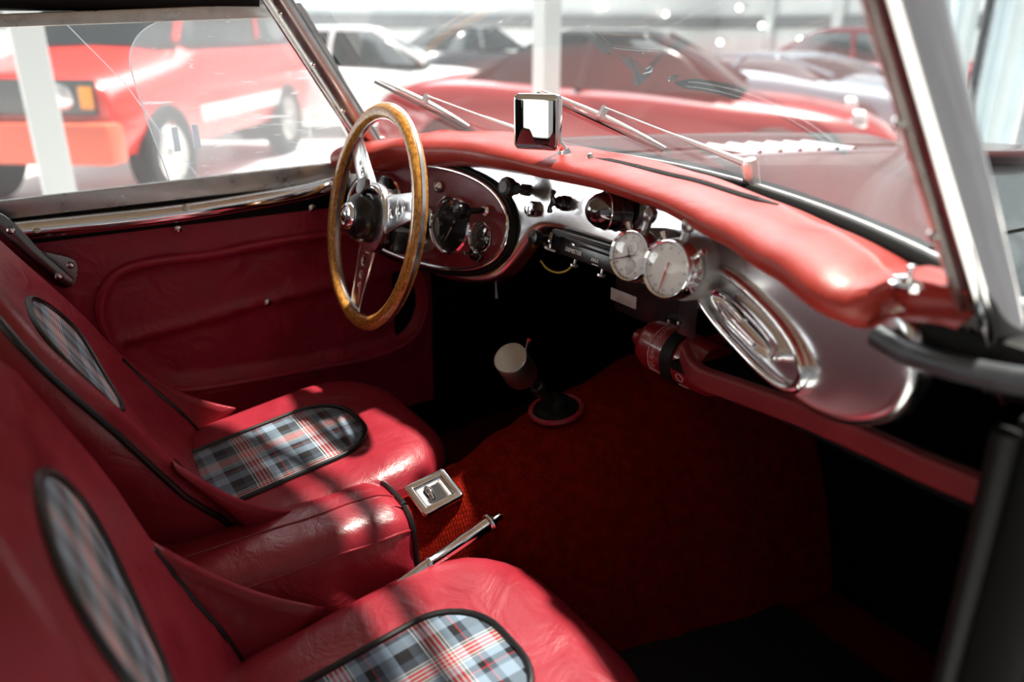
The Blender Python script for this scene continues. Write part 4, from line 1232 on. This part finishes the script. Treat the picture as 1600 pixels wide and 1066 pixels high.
# scuffs on the passenger backrest leather
# ================================================================== surroundings
mat('car_red', (.24, .010, .013), .25, coat=.6)
mat('car_bright_red', (.62, .03, .02), .3, coat=.5)
mat('car_dark_red', (.16, .012, .022), .2, coat=.7)
mat('car_grey_blue', (.20, .27, .31), .2, coat=.7)
mat('car_white', (.72, .74, .75), .25, coat=.5)
mat('car_dark', (.03, .035, .04), .2, coat=.6)
mat('car_glass', (.02, .028, .03), .15, spec=.3)
mat('tyre', (.02, .02, .02), .8)
mat('car_lamp', (.85, .87, .88), .12, .6)
mat('tail_red', (.5, .01, .01), .2)
def vehicle(name, label, loc, yaw, paint, prof, wid, cabin, wheels, wr, lamps=(), roofpaint=None, extra=None, group='parked cars in the hall'):
    """prof: (s, z bottom, z top, half-width factor); cabin: (s, z, half-width factor) pairs base->roof"""
    t = thing(name, (loc[0], loc[1], -1.3), label, 'car', group)
    cy_, sy_ = math.cos(yaw), math.sin(yaw)
    def T(s, x, z): return V((loc[0]+s*cy_-x*sy_, loc[1]+s*sy_+x*cy_, -1.3+z))
    rows = []
    P = catmull([V((p[0], p[1], p[2])) for p in prof], 4); Wd = catmull([V((p[3], 0, 0)) for p in prof], 4)
    for p, wv in zip(P, Wd):
        h = wid*wv.x/1; zb, zt_ = p.y, p.z; mz = lerp(zb, zt_, .55)
        ring = [(-.92*h, zb), (-h, lerp(zb, mz, .5)), (-h*1.0, mz), (-h*.96, lerp(mz, zt_, .6)), (-h*.82, zt_-.03), (-h*.45, zt_), (0, zt_+.015), (h*.45, zt_), (h*.82, zt_-.03), (h*.96, lerp(mz, zt_, .6)), (h, mz), (h, lerp(zb, mz, .5)), (.92*h, zb)]
        rows.append([T(p.x, a, b) for a, b in ring])
    vs_, fs = loft(rows, True, True)
    mk('body', vs_, fs, paint, t, sharp=50)
    # cabin: base outline and roof outline
    (b0, b1, zb, hb), (r0, r1, zr, hr) = cabin
    def ring(s0, s1, z, h, n=6):
        return [T(lerp(s0, s1, a), b*h, z) for a, b in ((0, -.8), (.08, -1), (.35, -1), (.65, -1), (.92, -1), (1, -.8), (1, 0), (1, .8), (.92, 1), (.65, 1), (.35, 1), (.08, 1), (0, .8), (0, 0))]
    vs_, fs = loft([ring(b0, b1, zb-.05, hb), ring(lerp(b0, r0, .5), lerp(b1, r1, .5), lerp(zb, zr, .55), lerp(hb, hr, .45)), ring(r0, r1, zr, hr)], True, True)
    gh = mk('greenhouse', vs_, fs, 'car_glass', t, sharp=50)
    vs_, fs = loft([ring(r0-.04, r1+.04, zr-.02, hr*1.03), ring(r0, r1, zr+.02, hr), ring(lerp(r0, r1, .15), lerp(r0, r1, .85), zr+.045, hr*.75)], True, True)
    mk('roof', vs_, fs, roofpaint or paint, t)
    for s in (-1, 1):
        for q in (0.02, .45, .98):
            tube('pillar', [T(lerp(b0, b1, q), s*hb*(1.0 if .1 < q < .9 else .9), zb-.02), T(lerp(r0, r1, q), s*hr*(1.01 if .1 < q < .9 else .92), zr)], .035, roofpaint or paint, t, n=6)
    for ws_ in wheels:
        for s in (-1, 1):
            o0 = T(ws_, s*(wid-.20), wr); axs = T(ws_, s*2, wr)-T(ws_, 0, wr)
            wl = lathe('wheel', [(.02, .02), (wr*.9, .02), (wr, .05), (wr, .19), (wr*.93, .215), (wr*.66, .212), (wr*.64, .19), (.05, .20), (0, .205)], o0, axs, 'tyre', t, n=28)
            lathe('wheel_disc', [(wr*.60, .2), (wr*.55, .214), (wr*.2, .206), (.06, .222), (0, .224)], o0, axs, 'brushed_alu', wl, n=24)
    for (s, x, z, r, m_) in lamps:
        d = 1 if s > 0 else -1
        lathe('headlamp' if d > 0 else 'tail_lamp', [(r, -.05), (r, .02), (r*.7, .045), (0, .055)], T(s, x, z), T(s+d, x, z)-T(s, x, z), m_, t, n=18)
    if extra: extra(t, T)
    return t
sport = [(-2.1, .45, .60, .55), (-2.0, .30, .78, .80), (-1.6, .22, .90, .96), (-1.1, .2, .93, 1.0), (-.4, .2, .90, .99), (.3, .2, .88, .97), (.9, .2, .82, .98), (1.4, .22, .78, .98), (1.8, .25, .70, .9), (2.05, .32, .58, .72), (2.12, .40, .50, .55)]
hd2 = math.atan2
# red sports car ahead
def gp(px, d):
    p = atd(px, 100, d); return (p.x, p.y)
def handle(t, T):
    for s in (-1, 1): box('door_handle', T(-.2, s*.86, .72), (.16, .03, .03), 'chrome', t, bev=.005)
    box('number_plate', T(2.13, 0, .42), (.03, .5, .12), 'white_print', t, bev=.004)
vehicle('sports_car', 'red sports car with black roof parked straight ahead of the windscreen', gp(985, 6.6), math.radians(38), 'car_red', sport, .86,
        ((-1.25, .95, .90, .70), (-.55, .25, 1.24, .52)), (-1.28, 1.22), .32, lamps=((1.78, -.60, .66, .10, 'car_lamp'), (1.78, .60, .66, .10, 'car_lamp'), (-2.04, .55, .62, .07, 'tail_red'), (-2.04, -.55, .62, .07, 'tail_red')), roofpaint='car_dark', extra=handle)
vehicle('sports_car', 'dark maroon coupe parked behind the red sports car at right', gp(1320, 11.5), math.radians(200), 'car_dark_red', sport, .88,
        ((-1.3, .95, .92, .72), (-.6, .25, 1.26, .55)), (-1.28, 1.22), .33, lamps=((1.78, -.60, .66, .10, 'car_lamp'), (1.78, .60, .66, .10, 'car_lamp')))
vehicle('sports_car', 'grey-blue car half hidden between the two red cars', gp(1235, 9.0), math.radians(8), 'car_grey_blue', sport, .84,
        ((-1.3, .9, .86, .70), (-.6, .2, 1.0, .55)), (-1.28, 1.22), .32, lamps=((1.80, -.58, .64, .11, 'car_lamp'), (1.80, .58, .64, .11, 'car_lamp')))
vehicle('sports_car', 'white car standing beyond the left windscreen pillar', gp(560, 10.5), math.radians(60), 'car_white', sport, .86,
        ((-1.3, .95, .92, .72), (-.6, .25, 1.28, .55)), (-1.28, 1.22), .32, lamps=((1.78, -.60, .66, .10, 'car_lamp'), (1.78, .60, .66, .10, 'car_lamp')))
vehicle('sports_car', 'dark grey car parked at far left behind the bright windscreen haze', gp(735, 16.5), math.radians(100), 'car_dark', sport, .86,
        ((-1.3, .95, .92, .72), (-.6, .25, 1.28, .55)), (-1.28, 1.22), .32)
# red off-roader seen through the side window
def suv_extra(t, T):
    box('grille', T(2.02, 0, .85), (.05, 1.35, .24), 'car_dark', t, bev=.01, ax=((T(1, 0, 0)-T(0, 0, 0)), (T(0, 1, 0)-T(0, 0, 0)), Z1))
    mat('bumper_orange', (.62, .10, .05), .4)
    box('bumper', T(2.10, 0, .55), (.22, 1.66, .28), 'bumper_orange', t, bev=.04, ax=((T(1, 0, 0)-T(0, 0, 0)), (T(0, 1, 0)-T(0, 0, 0)), Z1))
    for s in (-1, 1):
        box('indicator', T(2.04, s*.62, .85), (.05, .09, .15), 'amber', t, bev=.01, ax=((T(1, 0, 0)-T(0, 0, 0)), (T(0, 1, 0)-T(0, 0, 0)), Z1))
        box('side_trim', T(-.2, s*.81, .62), (2.0, .04, .14), 'hall_steel', t, bev=.01, ax=((T(1, 0, 0)-T(0, 0, 0)), (T(0, 1, 0)-T(0, 0, 0)), Z1))
suvp = [(-2.1, .50, 1.18, .94), (-2.05, .42, 1.22, .98), (-1.2, .40, 1.22, 1), (-.2, .40, 1.22, 1), (.6, .40, 1.22, 1), (.95, .40, 1.12, 1), (1.6, .42, 1.03, .98), (1.95, .45, .99, .95), (2.02, .5, .94, .92)]
sl = atd(235, 120, 7.4)
vehicle('off_roader', 'bright red boxy off-roader seen through the side window', (sl.x, sl.y), math.radians(-38), 'car_bright_red', suvp, .82,
        ((-2.0, .85, 1.22, .76), (-1.85, .30, 1.80, .66)), (-1.3, 1.35), .38, lamps=((2.02, -.42, .85, .105, 'car_lamp'), (2.02, .42, .85, .105, 'car_lamp')), extra=suv_extra)
# white columns
def column(px, d, w_, label):
    p = atd(px, 150, d)
    t = thing('column', (p.x, p.y, -1.3), label, 'column', 'steel columns of the hall')
    box('shaft', (p.x, p.y, .75), (w_, w_, 4.0), 'hall_steel', t, bev=.015)
    box('base_plate', (p.x, p.y, -1.27), (w_*1.8, w_*1.8, .05), 'hall_steel', t, bev=.01)
column(62, 4.6, .17, 'white square column in front of the red off-roader')
column(853, 4.6, .12, 'pale grey square column left of the red sports car roof')
# pale strip curtain at the right
mat('strip_pvc', (.66, .76, .80), .3, var=.12, vscale=2)
cur = thing('strip_curtain', tuple(atd(1530, 120, 4.6)), 'pale blue plastic strip curtain hanging beyond the right pillar', 'curtain')
cur.location.z = 0
for k in range(12):
    px = 1428+24*k
    p = atd(px, 120, 4.9+.10*(k % 3))
    yw_ = math.radians(33+18*((k % 3)-1))
    ax = (V((math.sin(yw_), math.cos(yw_), 0)), V((-math.cos(yw_), math.sin(yw_), 0)), Z1)
    w_ = .105 if k % 4 else .075
    rows = [[V((p.x, p.y, z))+ax[0]*(w_*(j/6-.5))+ax[1]*(.018*math.sin(j/6*pi*2+k)) for j in range(7)] + [V((p.x, p.y, z))+ax[0]*(w_*(.5-j/6))+ax[1]*(.018*math.sin((6-j)/6*pi*2+k)+.006) for j in range(7)] for z in (-1.28, 0, 2.2)]
    vs_, fs = loft(rows, True, True)
    mk('strip', vs_, fs, 'strip_pvc' if k % 4 else 'steel_grey', cur)
# globe lamps far back
mat('lamp_glow', (1, .93, .8), .4, emit=9)
ORD = ['first', 'second', 'third', 'fourth', 'fifth', 'sixth', 'seventh', 'eighth', 'ninth', 'tenth', 'eleventh', 'twelfth', 'thirteenth']
for i, (px, py) in enumerate(sorted(((1040, 22), (1055, 60), (1125, 66), (1155, 12), (1250, 62), (1270, 65), (780, 62), (820, 58), (790, 85), (945, 10), (560, 70), (1190, 40), (1290, 70)))):
    r = ray(px, py)
    d = min((-19.7-CAM.x)/r.x, (21.45-CAM.y)/r.y if r.y > 0 else 1e9)
    p = CAM+r*d
    wallx = p.x < -19.6
    t = thing('wall_lamp', p, '%s small glowing wall lamp counted from the left, at the far end of the hall' % ORD[i], 'lamp', 'far glowing lamps')
    lathe('globe', [(0.01, -.075), (.055, -.06), (.075, 0), (.055, .06), (0.01, .075)], p, (0, 0, 1), 'lamp_glow', t, n=16)
    tube('bracket', [p+V((0, 0, .07)), p+(V((-.11, 0, .12)) if wallx else V((0, .25, .12))), p+(V((-.2, 0, 0)) if wallx else V((0, .42, 0)))], .012, 'black_rubber', t, n=6)
